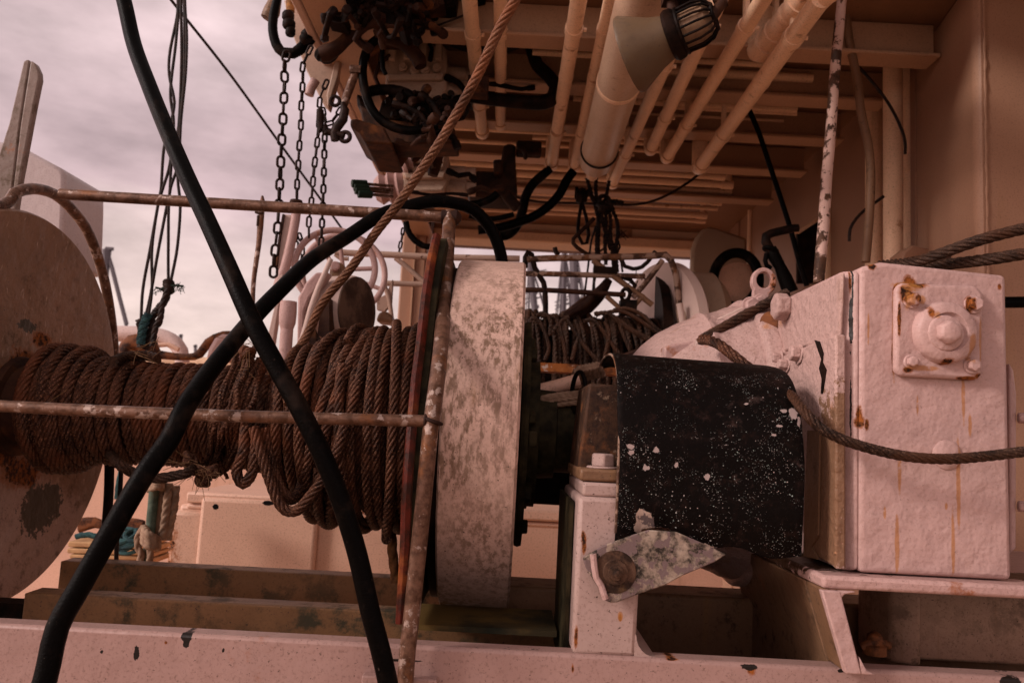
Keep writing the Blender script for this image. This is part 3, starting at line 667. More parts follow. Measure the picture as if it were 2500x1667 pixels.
# square bearing cover on the front
m = MB(); pl = [(2188, 703), (2200, 690), (2385, 697), (2403, 716), (2398, 915), (2388, 928), (2200, 918), (2186, 905)]
m.prism([at(x, y, YG - .012) for x, y in pl], (0, .0125, 0)); obj('bearing_cover', m, M['plate_paint'], gb, bevel=.005, bseg=3)
cc = at(2303, 813, YG - .012); rr = sz(78, 1.05)
m = MB(); m.lathe([(0, rr), (-.010, rr - .002), (-.014, rr - .006), (-.015, rr * .62), (-.011, rr * .57), (-.010, rr * .5), (-.010, 0.0001)], cc, (0, 1, 0), n=56); obj('bearing_boss', m, M['plate_paint'], gb, bevel=0, angle=50)
c2 = at(2304, 814, YG - .022); m = MB(); m.lathe([(0, .0165), (-.008, .0165), (-.014, .015), (-.016, .011), (-.0165, .0001)], c2 + Vector((0, -.006, 0)), (0, 1, 0), n=6); obj('centre_bolt', m, M['plate_paint'], gb, bevel=.003, bseg=3); m = MB(); m.lathe([(0, .0245), (-.006, .0235), (-.0075, .021), (-.008, .0001)], c2, (0, 1, 0), n=36); obj('boss_step', m, M['plate_paint'], gb, bevel=.001)
for (x, y, r, h) in ((2224, 734, .0085, .011), (2375, 744, .0095, .009), (2222, 884, .0075, .008), (2371, 893, .0082, .010)):
    m = MB(); m.bolt(at(x, y, YG - .012), (random.uniform(-.05, .05), -1, .03), r, h, .003); obj('cover_bolt', m, M['plate_paint'], gb, bevel=.0025, bseg=2)
m = MB(); m.lathe([(0, .021), (-.0015, .019), (-.0035, .014), (-.004, .0001)], at(2312, 1110, YG), (0, 1, 0), n=24); obj('filler_boss', m, M['gear_paint'], gb, bevel=.002)
m = MB(); fl = T('S', 1.10, [(2466, 885), (2476, 905), (2483, 960), (2482, 1340), (2466, 1350)]); m.prism(fl, (0, .02, 0)); obj('rear_flange', m, M['gear_paint'], gb, bevel=.003)
for yy in (1020, 1235): 
    m = MB(); m.bolt(at(2485, yy, 1.10), (1, -.3, 0), .008, .01); obj('rear_bolt', m, M['gear_paint'], gb, bevel=.002)
# round motor housing left of the gearbox
hz = at(1900, 1080, 1.5).z
m = MB(); X9 = x0 + .01
prof9 = [(0, .262), (-.035, .262), (-.040, .258), (-.042, .250), (-.060, .247), (-.075, .240), (-.10, .232), (-.104, .234), (-.112, .234), (-.116, .227), (-.15, .212), (-.185, .192), (-.21, .17), (-.235, .14), (-.25, .08), (-.252, .001)]
m.lathe(prof9, (X9, 1.50, hz), (1, 0, 0), n=96); obj('motor_housing', m, M['white_side'], gb, angle=50)
m = MB(); bx = T('G', 1.36, [(1160, 1090), (1200, 1075), (1400, 1045), (1385, 1200), (1200, 1200), (1158, 1170)]); m.prism(bx, (0, .07, 0)); obj('terminal_box', m, paint('box_paint', rust=.3, rscale=22, dirt=.3, lump=.6), gb, bevel=.004)
m = MB(); m.prism(T('G', 1.352, [(1380, 1040), (1405, 1045), (1375, 1200), (1340, 1195)]), (0, .008, 0)); obj('hinge_strip', m, M['flaky_white'], gb, bevel=.001)
m = MB(); m.prism(T('G', 1.40, [(1395, 1035), (1480, 920), (1520, 900), (1700, 815), (1735, 845), (1500, 950), (1420, 1045)]), (0, .012, 0)); obj('belt_bar', m, M['flaky_white'], gb, bevel=.002)
m = MB(); m.lathe([(-.005, .018), (.005, .018)], pt('G', 1880, 925, 1.33), (-.6, -1, .1), n=18); obj('rust_boss', m, M['rust'], gb)
# lifting eye
le = thing('lifting_eye', 'rust rimmed white steel lifting eye with a round hole above the motor housing', 'lifting eye', pt('G', 1760, 830, 1.38))
m = MB(); ce = pt('G', 1832, 650, 1.38); ro = sz(31, 1.38); ri = sz(18.5, 1.38)
n = 40; vs = []; fs = []
def eyeout(a):
    v = Vector((math.cos(a) * ro, 0, math.sin(a) * ro * 1.12))
    return v
for side in (0, .014):
    for k in range(n):
        a = 2 * math.pi * k / n; v = eyeout(a)
        if 3.9 < a < 5.1: v = v + Vector((-.012, 0, -.05)) * (1 - abs(a - 4.5) / .6) ** .4
        vs.append(ce + v + Vector((0, side, 0)))
    for k in range(n):
        a = 2 * math.pi * k / n; vs.append(ce + Vector((math.cos(a) * ri, side, math.sin(a) * ri * 1.08 + .002)))
for k in range(n):
    k2 = (k + 1) % n
    fs += [(k, k2, n + k2, n + k), (2*n + k, 3*n + k, 3*n + k2, 2*n + k2), (k, 2*n + k, 2*n + k2, k2), (n + k, n + k2, 3*n + k2, 3*n + k)]
m.add(vs, fs); obj('eye_plate', m, paint('eye_paint', rust=.52, rscale=34, dirt=.3, lump=.5), le, bevel=.002)
m = MB(); m.bolt(pt('G', 1805, 785, 1.38), (0, -1, 0), .010, .008, .002); m.bolt(pt('G', 1740, 815, 1.37), (0, -1, 0), .012, .012, .002); obj('eye_bolt', m, M['plate_paint'], le, bevel=.001)

# wires at the gearbox
tubething('wire_rope', 'dark wire rope slung loosely across the front of the off white gearbox', 'wire rope',
    T('S', 1.03, [(1800, 905, 1.33), (1850, 920, 1.28), (1925, 960, 1.10), (1960, 1000, 1.03), (2000, 1042, 1.015), (2060, 1074, 1.012), (2145, 1100, 1.012), (2230, 1116, 1.01), (2320, 1120, 1.01), (2420, 1112, 1.01), (2520, 1100, 1.0), (2600, 1095, 1.0)]), .0068, 'wire_dark', rope=True, lay=.065, seg=.004, n=30)
tubething('wire_rope', 'thick dark wire rope running up right from the gearbox top, the upper of two', 'wire rope',
    T('S', 1.25, [(2150, 648, 1.40), (2230, 640, 1.3), (2300, 618, 1.25), (2380, 590, 1.22), (2460, 568, 1.2), (2560, 545, 1.18)]), .0092, 'wire_dark', rope=True, lay=.085, seg=.005, n=30, group='thick wires over the gearbox')
tubething('wire_rope', 'thick dark wire rope leaving the gearbox top to the right, the lower of two', 'wire rope',
    T('S', 1.25, [(2160, 655, 1.42), (2260, 650, 1.32), (2350, 641, 1.26), (2430, 631, 1.22), (2500, 620, 1.2), (2580, 612, 1.18)]), .0095, 'wire_dark', rope=True, lay=.085, seg=.005, n=30, group='thick wires over the gearbox')
tubething('wire_rope', 'dark wire rope lying along the slanted bar down from the lifting eye', 'wire rope',
    T('G', 1.36, [(1990, 730, 1.36), (1900, 775, 1.36), (1800, 825, 1.36), (1700, 880, 1.36), (1560, 960, 1.36), (1410, 1045, 1.36)]), .0092, 'wire_dark', rope=True, lay=.085, seg=.005, n=30)
tubething('wire_rope', 'brown wire rope arcing down from the terminal box to behind the black cover', 'wire rope',
    T('G', 1.33, [(1410, 1045, 1.30), (1450, 1045, 1.27), (1520, 1070, 1.24), (1600, 1130, 1.22), (1680, 1195, 1.21), (1760, 1260, 1.20), (1800, 1300, 1.2)]), .0085, 'wire', rope=True, lay=.085, seg=.005, n=30)
tubething('hose_stub', 'short black hose stub poking out behind the right edge of the gearbox', 'hose', T('S', 1.3, [(2440, 738), (2480, 738), (2560, 736)]), .0095, 'rubber')

# ================================================================ THINGS BETWEEN DRUM AND COVER
hb = thing('lashing_bar', 'short white painted pipe handle with chipped end lying behind the white brake drum', 'handle bar', pt('F', 2100, 1400, 1.5))
m = MB(); m.tube(T('F', 1.45, [(1950, 1395), (2100, 1355), (2240, 1315)]), [.0135, .013, .013], n=20); obj('bar', m, M['cab_paint'], hb)
m = MB(); m.lathe([(-.004, .0142), (.005, .0145), (.009, .009)], pt('F', 1945, 1396, 1.45), Vector(pt('F', 1945, 1396, 1.45) - pt('F', 2240, 1315, 1.45)), n=20); obj('end_cap', m, M['dark_rust'], hb)
m = MB()
for k, d in enumerate(((0, 0), (10, 14), (22, 34), (30, 66))):
    m.rope(T('F', 1.40, [(1940 + d[0], 1470 + d[1], 1.41), (1990, 1438 + d[1]), (2100, 1415 + d[1]), (2260, 1400 + d[1] * .9)]), .0055, seg=.004, lay=.035, strands=3, n=12)
m.rope(T('F', 1.40, [(1960, 1420), (1938, 1440), (1935, 1470), (1955, 1500), (1990, 1515)]), .0055, seg=.004, lay=.035, strands=3, n=12)
obj('hemp_rope', m, M['hemp'], None, label='strands of pale hemp rope looped under the short white pipe handle', cat='rope', angle=60)
m = MB()
for k in range(6):
    m.rope(T('F', 1.5, [(2200 + k * 24, 1320 - k * 6), (2215 + k * 24, 1262 - k * 6, 1.47), (2240 + k * 24, 1232 - k * 5, 1.47), (2275 + k * 24, 1300 - k * 4)]), .0068, seg=.006, lay=.05, strands=3, n=12)
obj('hemp_wrapping', m, M['hemp'], None, label='pale rope wrapped in tight turns beside the open end of the black cover', cat='rope', angle=60)
m = MB(); m.torus(pt('F', 2235, 1395, 1.38), (1, .25, 0), .035, .004, sx=1.0); obj('iron_ring', m, M['black_metal'], None, label='dark iron ring standing upright round the hemp rope strands', cat='ring')
m = MB(); m.box((at(1308, 900, 1.75).x, 1.75, at(1310, 905, 1.75).z), (at(1560, 890, 1.75).x, 1.80, at(1310, 884, 1.75).z)); obj('rusty_angle_bar', m, rusty('orange_rust', a=(.10, .03, .01), b=(.3, .09, .02), c2=(.42, .18, .07), scale=30, paintc=(.45, .33, .28), pamt=.25), None, label='orange rusted angle bar below the rear winch ropes', cat='steel bar')
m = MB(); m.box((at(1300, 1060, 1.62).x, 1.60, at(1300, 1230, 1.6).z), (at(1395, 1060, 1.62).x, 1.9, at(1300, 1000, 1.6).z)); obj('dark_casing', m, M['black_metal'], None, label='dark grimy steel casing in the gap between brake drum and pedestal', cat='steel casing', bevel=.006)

# ================================================================ MIDDLE DISTANCE: CABINET, BULWARK
cab = thing('deck_locker', 'long cream painted deck locker with a recessed panel behind the near drum', 'deck locker', pt('I', 1400, 930, 2.1))
YC = 2.1
xa, xb = pt('I', 1052, 600, YC).x, at(1420, 1300, YC).x; ztop = at(620, 1196, YC).z
m = MB(); m.box((xa, YC, ztop - .75), (xb, YC + .6, ztop - .045)); obj('locker_body', m, M['cab_paint'], cab, bevel=.01)
m = MB(); m.box((xa + .02, YC - .012, ztop - .04), (xb, YC + .62, ztop - .012)); m.box((xa + .02, YC - .004, ztop - .056), (xb, YC + .6, ztop - .042)); obj('locker_rim', m, M['cab_paint'], cab, bevel=.006)
xc, xd = pt('I', 1195, 600, YC).x, pt('I', 1890, 600, YC).x; zc1 = pt('I', 1500, 478, YC).z
m = MB(); m.box((xc, YC - .022, ztop - .75), (xd, YC - .001, zc1)); obj('locker_panel', m, M['cab_paint'], cab, bevel=.012, bseg=3)
m = MB(); m.box((xa - .015, YC - .012, ztop - .75), (xa + .075, YC + .2, ztop - .06)); obj('corner_post', m, paint('corner_paint', base=(.66, .40, .29), blobs=[(pt('I', 935, 760, YC), (.05, .05, .06)), (pt('I', 945, 820, YC), (.03, .05, .05)), (pt('I', 1030, 735, YC), (.01, .05, .006))], dirt=.2), cab, bevel=.012)
for (x, y, a, b) in ((1275, 525, 17, 16), (1585, 503, 31, 14), (1836, 548, 19, 14)):
    m = MB(); c = pt('I', x, y, YC - .0225); r = a / 2.4235 * YC / F
    m.add([c + Vector((math.cos(t / 14 * 6.283) * r * (1 + .15 * math.sin(t * 3)), 0, math.sin(t / 14 * 6.283) * r * b / a)) for t in range(14)], [tuple(range(14))])
    m2 = MB(); m2.prism(m.v, (0, .002, 0)); obj('locker_hole', m2, plainm('hole_black', (.006, .004, .004), .9), cab)
bul = thing('bulwark', 'pale painted steel bulwark behind the left end flange', 'bulwark', at(300, 1200, 3.3))
zb2 = at(400, 885, 3.3).z
m = MB(); m.box((-6, 3.3, -.3), (.9, 3.36, zb2)); obj('bulwark_plate', m, M['cab_paint'], bul)
m = MB(); m.tube([Vector((-6, 3.28, zb2)), Vector((.9, 3.28, zb2))], .03); obj('cap_rail', m, M['rust_pipe'], bul)
m = MB(); m.tube(T('E', 3.1, [(600, 1010), (770, 1002), (1000, 1010), (1110, 1030), (1180, 1070), (1215, 1120), (1225, 1200)]), [.031, .031, .031, .030, .029, .028, .027], n=24)
obj('vent_pipe', m, paint('vent_paint', base=(.66, .49, .45), rust=.12, rscale=14, dirt=.2), None, label='thick white vent pipe bending down at its right end behind the coils', cat='vent pipe')
m = MB(); m.tube(T('E', 2.9, [(830, 1190), (860, 1090), (930, 1060), (1010, 1100), (1060, 1140), (1250, 1160), (1340, 1140), (1400, 1060), (1500, 1010), (1620, 1010)]), [.03, .03, .034, .034, .016, .012, .016, .016, .014, .01], n=14)
obj('rusty_gunwale', m, M['rust'], None, label='rusty curved gunwale strip dipping behind the rope coils', cat='gunwale')
m = MB(); m.prism(T('E', 2.85, [(1370, 1190), (1390, 1100), (1430, 1030), (1480, 1002), (1530, 1003), (1600, 1050), (1640, 1190)]), (0, .08, 0)); obj('white_fairlead', m, M['white_paint'], None, bevel=.02, label='rounded white fairlead horn behind the crossing hoses', cat='fairlead')
m = MB(); m.tube(T('E', 3.0, [(1065, 1080), (1130, 1075), (1200, 1110)]), .009); obj('small_rail', m, M['cab_paint'], None, label='thin white grab rail below the vent pipe bend', cat='grab rail')

# clutter at lower left seen past the flange
def planks():
    t = []
    for k, (y0, y1, x0_, x1_) in enumerate(((730, 762, 400, 840), (770, 800, 395, 850), (806, 830, 410, 850), (836, 866, 420, 860))):
        m = MB(); m.prism([pt('I', x0_, y1, 2.5), pt('I', x1_, y1 + 14, 2.5), pt('I', x1_, y0 + 14, 2.5), pt('I', x0_, y0, 2.5)], (0, .2, 0)); t.append(m)
    return t
names = ['topmost tan plank in the pile behind the left flange', 'second tan plank from the top behind the left flange', 'third tan plank from the top behind the left flange', 'lowest tan plank of the pile behind the left flange']
for mm, l in zip(planks(), names): obj('wooden_plank', mm, M['plank'], None, bevel=.004, label=l, cat='plank', group='planks stacked behind the left flange')
m = MB()
for k in range(9):
    c = pt('I', random.uniform(700, 800), random.uniform(690, 770), 2.4); m.torus(c, (random.uniform(-.3, .3), -.5, 1), random.uniform(.02, .045), .0055, n=24, m=6)
obj('green_rope_coil', m, M['green_rope'], None, label='blue green rope coiled on the tan planks', cat='rope coil')
m = MB(); m.rope(T('I', 2.45, [(450, 700), (520, 690), (600, 705), (680, 695)]), .009, lay=.08, strands=3, n=12); obj('blue_rope', m, M['green_rope'], None, label='blue green rope lying across the top of the tan planks', cat='rope'); m = MB(); m.rope(T('I', 2.45, [(690, 480), (700, 380), (735, 240), (760, 180)]), .007, lay=.08, strands=3, n=12)
obj('blue_rope', m, M['green_rope'], None, label='blue green rope hanging left of the crossing hose', cat='rope')
m = MB()
for k in range(5): m.tube(T('I', 2.6, [(470, 660 - k * 12), (560, 630 - k * 6), (640, 640), (760, 610 + k * 10), (850, 625 + k * 12)]), .011)
obj('rusty_scrap', m, M['rust'], None, label='heap of rusty brown scrap bars lying above the planks', cat='scrap')
tubething('dark_stanchion', 'dark square edged stanchion behind the hose at lower left', 'stanchion', T('I', 1.75, [(648, 190), (645, 400), (636, 560), (625, 690), (622, 800)]), .011, 'black_metal', n=6)
tubething('thin_wire', 'thin black wire hanging beside the dark stanchion at lower left', 'wire', T('I', 1.7, [(718, 240), (712, 420), (700, 600), (690, 760), (688, 860)]), .0045, 'cable')
hank = thing('rope_hank', 'rope and pipe bundle knotted with tan rope at the locker corner', 'rope bundle', pt('I', 900, 870, 1.95))
m = MB(); m.tube(T('I', 1.95, [(915, 395), (905, 520), (893, 640), (880, 760), (865, 870)]), .012, n=16); obj('green_pipe', m, rusty('green_pipe', a=(.05, .07, .05), b=(.12, .15, .11), c2=(.2, .15, .08), scale=18), hank)
m = MB(); m.tube(T('I', 1.96, [(968, 395), (955, 520), (940, 640), (930, 720)]), .0115, n=16); obj('white_pipe', m, M['brown_paint'], hank)
m = MB(); m.rope(T('I', 1.97, [(1035, 400), (1025, 520), (1000, 640), (985, 720)]), .0125, lay=.07, strands=3, n=15); m.rope(T('I', 1.95, [(1000, 385), (985, 520), (968, 650), (955, 720)]), .010, lay=.06, strands=3, n=15)
for k in range(4): m.rope(T('I', 1.9, [(850, 650 + k * 26, 1.93), (880, 690 + k * 22, 1.88), (925, 715 + k * 16, 1.9), (930, 735 + k * 10, 1.96)]), .0095, lay=.06, strands=3, n=12)
m.rope(T('I', 1.93, [(860, 640), (820, 690), (815, 760), (835, 800), (825, 860), (815, 900)]), .008, lay=.08, strands=3, n=12)
m.rope(T('I', 1.93, [(880, 740), (890, 800), (880, 870)]), .008, lay=.08, strands=3, n=12)
for k in range(3): m.rope(T('I', 1.93, [(880, 395 + k * 14, 1.97), (930, 380 + k * 14, 1.9), (975, 392 + k * 14, 1.97)]), .008, lay=.05, strands=3, n=12)
obj('tan_rope', m, M['hemp'], hank, angle=60)
tubething('orange_rope', 'short length of orange brown rope hanging below the last turns of the near drum', 'rope', T('J', 1.5, [(835, 640), (838, 720), (842, 820), (852, 900), (862, 990)]), .0095, 'orange_rope', rope=True, lay=.08, strands=3, n=18, seg=.004)

# left edge: post and box
m = MB(); m.prism([at(x, y, 1.8) for x, y in ((57, 150), (66, 145), (72, 147), (48, 300), (28, 470), (10, 560), (-60, 560), (-10, 400), (22, 300))], (.0, .02, .0))
obj('mast_post', m, M['greypost'], None, bevel=.006, label='leaning weathered grey steel post with a rounded top at the left edge', cat='post')
m.v = []; m.f = []; m.prism([at(x, y, 1.795) for x, y in ((74, 147), (86, 155), (95, 175), (96, 192), (82, 260), (50, 430), (30, 560), (14, 560), (30, 470), (50, 300))], (.0, .02, .0))
o = obj('post_side', m, M['greypost'], bpy.data.objects['mast_post'], bevel=.004)
m = MB(); m.prism([at(x, y, 2.4) for x, y in ((-60, 330), (52, 358), (120, 395), (148, 410), (157, 425), (157, 470), (150, 640), (-60, 640))], (0, .25, 0))
obj('white_cabinet', m, paint('cabinet_far', base=(.46, .37, .36), dirt=.35, streak=.4), None, bevel=.012, label='rounded white steel box behind the leaning grey post', cat='cabinet')
# far mast and rigging (left)
fm = thing('distant_mast', 'pale thin mast of a distant boat with one slanting stay left of the hanging cables', 'mast', at(262, 900, 60))
m = MB(); m.tube(T('E', 60, [(718, 440), (712, 560), (706, 700), (702, 1100)]), [.35, .25, .2, .2], n=8, seg=5); m.tube(T('E', 60, [(700, 470), (715, 430), (760, 435)]), .15, n=6, seg=2); obj('mast', m, M['far_metal'], fm)
m = MB(); m.tube(T('E', 60, [(720, 460), (752, 560), (800, 750), (850, 940)]), .17, n=6, seg=5); obj('stay', m, M['far_metal'], fm)
m = MB(); m.tube(T('E', 60, [(848, 940), (852, 1050), (850, 1180)]), .12, n=6, seg=5); obj('lower_mast', m, M['far_metal'], fm)
for (x, y, h, l) in ((1215, 1010, 30, 'tiny distant masthead above the vent pipe bend'), (1312, 1080, 60, 'tiny distant masthead right of the vent pipe bend')):
    m = MB(); m.tube(T('E', 60, [(x, y), (x, y + h * 2)]), .12, n=6, seg=5); m.tube(T('E', 60, [(x - 10, y + 8), (x + 10, y + 4)]), .12, n=6, seg=5); obj('masthead', m, M['far_metal'], None, label=l, cat='mast')
# far tall ship rigging seen under the beam
def ship_mast(xt, xb_, yt, yb_, w, label):
    r = thing('tall_mast', label, 'mast', pt('G', xb_, yb_, 70))
    m = MB(); m.tube(T('G', 70, [(xt, yt), (xb_, yb_)]), w, n=8, seg=10)
    for k in range(2): m.tube(T('G', 70, [(xt + 10 + k * 8, yt), (xb_ + 10 + k * 8, yb_)]), w * .4, n=6, seg=10)
    for k in range(5):
        y = yt + (yb_ - yt) * (k + .5) / 5; x = xt + (xb_ - xt) * (k + .5) / 5; m.tube(T('G', 70, [(x - 14, y + 3), (x + 34, y - 3)]), w * .6, n=6, seg=10)
    obj('mast_pole', m, M['far_metal'], r)
    m = MB(); rnd = random.Random(int(xt))
    for k in range(9): m.tube(T('G', 70, [(xt + rnd.uniform(-6, 12), yt - 20), (xb_ + rnd.uniform(-90, 110), yb_)]), .055, n=4, seg=30)
    for k in range(5):
        y = yt + (yb_ - yt) * rnd.random(); m.tube(T('G', 70, [(xt - 60, y + rnd.uniform(-20, 60)), (xt + 120, y - rnd.uniform(0, 60))]), .05, n=4, seg=30)
    obj('rigging', m, M['far_metal'], r)
ship_mast(250, 300, 500, 960, .26, 'leftmost distant tall ship mast with rigging seen under the far beam')
ship_mast(485, 478, 440, 920, .18, 'thin middle distant mast with rigging seen under the far beam')
ship_mast(545, 560, 380, 920, .36, 'thickest distant tall ship mast behind the hanging rope bundle')

# ================================================================ HANGING CABLES (left sky)
hc = {'a': [(433, -20), (433, 36), (415, 127), (413, 182), (424, 236), (425, 262), (415, 309), (400, 364), (393, 465), (389, 483), (367, 606), (349, 705), (344, 790)],
      'b': [(436, -20), (436, 22), (429, 109), (416, 225), (424, 302), (415, 400), (396, 465), (385, 505), (371, 606), (371, 705), (362, 775)],
      'c': [(442, -20), (442, 36), (443, 152), (436, 309), (420, 382), (414, 473), (407, 505), (385, 620), (367, 723), (356, 770)],
      'd': [(451, -20), (452, 20), (456, 91), (453, 182), (442, 291), (435, 400), (414, 473), (411, 600), (411, 690)],
      'e': [(448, -20), (450, 36), (449, 200), (435, 345), (434, 436), (440, 505), (433, 603), (418, 683)]}
hl = {'a': 'outermost left dark cable of the loose bundle hanging in the sky', 'b': 'second dark cable of the loose hanging bundle, crossing the first', 'c': 'middle dark cable of the loose hanging bundle',
      'd': 'dark cable ending in the frayed green knot, left of its neighbour', 'e': 'rightmost dark cable of the loose hanging bundle bowing out to the right'}
for k, v in hc.items():
    tubething('hanging_cable', hl[k], 'cable', T('S', 2.3, v), .0046, 'cable', n=8, group='loose cables hanging against the sky')
kn = thing('rope_knot', 'frayed dark green rope knot joining the hanging cables to a shackle', 'knot', at(365, 830, 2.3))
m = MB()
for k in range(5): m.torus(at(412, 690 + k * 5, 2.29), (random.uniform(-.5, .5), .4, 1), .012, .0055, n=16, m=6)
m.rope(T('S', 2.3, [(415, 690), (410, 712), (402, 735), (388, 752), (370, 778), (372, 800), (365, 835), (352, 850)]), .0115, lay=.06, strands=3, n=12)
m.rope(T('S', 2.28, [(410, 705), (402, 728), (395, 752), (392, 775), (380, 800), (372, 845)]), .009, lay=.06, strands=3, n=12)
m.rope(T('S', 2.3, [(344, 780), (348, 800), (355, 820), (345, 850)]), .016, lay=.06, strands=3, n=12)
obj('knot_body', m, M['cable'], kn)
m = MB(); m.rope(T('S', 2.28, [(362, 765), (352, 790), (346, 815), (343, 840)]), .013, lay=.06, strands=3, n=12); obj('green_strand', m, M['green_rope'], kn)
m = MB(); rnd = random.Random(3)
for k in range(90):
    c = at(412 + rnd.uniform(-34, 38), 700 + rnd.uniform(-8, 8), 2.28); c.z -= abs(c.x - at(412, 700, 2.28).x) * (.15 if c.x > at(412,700,2.28).x else .35)
    m.sweep([c, c + Vector((rnd.uniform(-1, 1), 0, rnd.uniform(-1, 1))) * .012], .0008, n=4)
m.tube(T('S', 2.28, [(380, 702), (395, 706), (412, 698), (432, 697), (448, 699)]), .0035, n=6)
obj('frayed_ends', m, M['greenhandle'], kn)
m = MB(); m.torus(at(378, 783, 2.3), (.2, 1, 0), .020, .0055, sx=1.0); obj('shackle', m, M['dark_rust'], kn)
tubething('stay_wire', 'long straight dark stay wire slanting down from the top toward the handwheel', 'stay wire', T('S', 3.2, [(395, -30, 2.6), (425, 10, 2.65), (560, 180, 2.9), (690, 360, 3.2), (800, 510, 3.5), (850, 580, 3.6)]), [.0052] * 6, 'cable', n=10)

# ================================================================ CHAINS
def chain(c, Y, pts, Lk, W, r, label, group='chains hanging from the overhead gear'):
    P, _ = smooth(T(c, Y, pts), 1, .004)
    root = MB(); pitch = Lk - 2.1 * r; acc = 0; need = 0; k = 0; last = P[0]
    for i in range(1, len(P)):
        acc += (P[i] - P[i - 1]).length
        if acc >= need:
            t = (P[min(i + 3, len(P) - 1)] - P[max(i - 3, 0)]).normalized(); side = Vector((1, .25, 0)) if k % 2 == 0 else Vector((-.25, 1, 0))
            side = (side + Vector((random.uniform(-.3, .3), random.uniform(-.3, .3), 0)))
            side = (side - t * side.dot(t)).normalized(); h = Lk / 2 - W / 2; w = W / 2 - r; q = []
            for a in range(12):
                an = math.pi * a / 11
                q.append(P[i] + t * (h + w * math.sin(an)) + side * (w * math.cos(an)))
            for a in range(12):
                an = math.pi * a / 11
                q.append(P[i] - t * (h + w * math.sin(an)) - side * (w * math.cos(an)))
            root.sweep(q, r, n=8, closed=True); need += pitch; k += 1
    return obj('hanging_chain', root, M['chain_metal'], None, angle=60, label=label, cat='chain', group=group)
chain('B', 2.0, [(275, 370), (262, 430), (260, 560), (254, 700), (248, 840), (240, 970), (234, 1110), (228, 1240), (222, 1380), (212, 1540), (200, 1640), (190, 1750), (184, 1880)], .0365, .0245, .0036, 'thickest chain, leftmost of the four hanging from the overhead gear')
chain('B', 2.05, [(432, 330), (385, 440), (384, 500), (380, 600), (372, 730), (370, 850), (360, 980), (352, 1120), (345, 1240), (343, 1340)], .0335, .0170, .0031, 'second hanging chain, ending at the mushroom head of a post')
chain('B', 2.05, [(540, 560), (500, 660), (495, 760), (490, 860), (475, 1000), (458, 1140), (448, 1260), (438, 1380), (425, 1480), (424, 1560)], .0335, .0165, .0029, 'third hanging chain, starting at the pointed bracket tip')
chain('B', 2.1, [(530, 920), (528, 1000), (526, 1100), (522, 1240), (518, 1380), (512, 1500), (508, 1600), (504, 1640)], .0310, .0180, .0033, 'rightmost of the four hanging chains, below the bow shackle')
chain('B', 2.08, [(520, 740), (540, 830), (560, 830), (600, 790), (650, 710)], .028, .0150, .0026, 'short slanting chain bridging between the pointed bracket and the shackle')
chain('F', 2.6, [(1055, 310), (1050, 350), (1040, 400), (1030, 455)], .030, .015, .003, 'short far chain hanging in front of the far pillar')
chain('F', 2.3, [(300, 420), (320, 470), (318, 520), (330, 470), (350, 330), (370, 380), (380, 460), (360, 600)], .030, .016, .003, 'slack chain bunched beside the twin flat posts')
m = MB(); m.tube(T('B', 2.05, [(650, 690), (665, 740), (655, 800), (610, 860), (595, 900), (600, 945)]), [.006, .012, .0125, .0125, .0125, .011], n=14)
m.tube(T('B', 2.05, [(520, 880), (600, 895), (660, 915)]), .010, n=12); m.torus(pt('B', 668, 920, 2.05), (.1, 1, 0), .013, .006, n=20)
m.tube(T('B', 2.05, [(500, 740), (498, 800), (505, 880), (530, 850), (545, 900)]), .010, n=10); m.torus(pt('B', 600, 680, 2.05), (0, 1, .2), .012, .005)
obj('bow_shackle', m, M['chain_metal'], None, angle=60, label='bow shackle with an eye bolt hanging right of the chains', cat='shackle')

# ================================================================ SUPERSTRUCTURE
ss = thing('superstructure', 'cream painted steel overhang, side wall and far beam of the ship above the winches', 'ship superstructure', (.6, 3, 0))
ZC = 2.70; XE = -.585
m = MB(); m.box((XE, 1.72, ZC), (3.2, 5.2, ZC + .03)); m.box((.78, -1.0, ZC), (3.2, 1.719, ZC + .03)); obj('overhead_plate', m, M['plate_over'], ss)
m = MB(); m.box((XE - .03, 1.7, ZC - .13), (XE - .005, 5.2, ZC + .031)); obj('edge_fascia', m, paint('fascia', base=(.55, .36, .28), dirt=.35, rust=.05), ss, bevel=.006)
m = MB(); m.box((XE - .004, 1.7, ZC - .125), (XE + .11, 5.2, ZC - .115)); obj('edge_flange', m, M['ceil_paint'], ss, bevel=.003)
for k, y in enumerate((2.12, 2.42, 2.75, 3.1, 3.5)):
    m = MB(); m.box((XE + .112, y, ZC - .10), (1.14, y + .012, ZC - .001)); m.box((XE + .112, y - .035, ZC - .112), (1.14, y + .045, ZC - .1005)); obj('overhead_frame', m, M['ceil_paint'], ss, bevel=.003)
# far header beam
YH = 4.5
zt_ = at(1600, 517, YH).z; zbm = at(1600, 586, YH).z; zbb = at(1600, 611, YH).z
m = MB(); m.box((XE + .1, YH, zbm), (1.14, YH + .12, zt_ + .04)); obj('header_beam', m, paint('header', base=(.86, .62, .44), dirt=.15, fine=.05), ss, bevel=.006)
m = MB(); m.box((XE + .1, YH - .05, zbb), (1.14, YH + .14, zbm - .001)); obj('header_flange', m, paint('header_low', base=(.80, .56, .38), dirt=.15), ss, bevel=.01)
m = MB(); c = at(1523, 640, YH - .01); c = at(1521, 642 - 80, YH - .01); m.lathe([(0, .04), (-.01, .04), (-.012, .036)], at(1523, 562, YH), (0, 1, 0), n=24); m.box((at(1503, 560, YH).x, YH - .006, at(1503, 585, YH).z), (at(1543, 560, YH).x, YH - .001, at(1503, 530, YH).z)); obj('pad_eye', m, M['ceil_paint'], ss, bevel=.002)
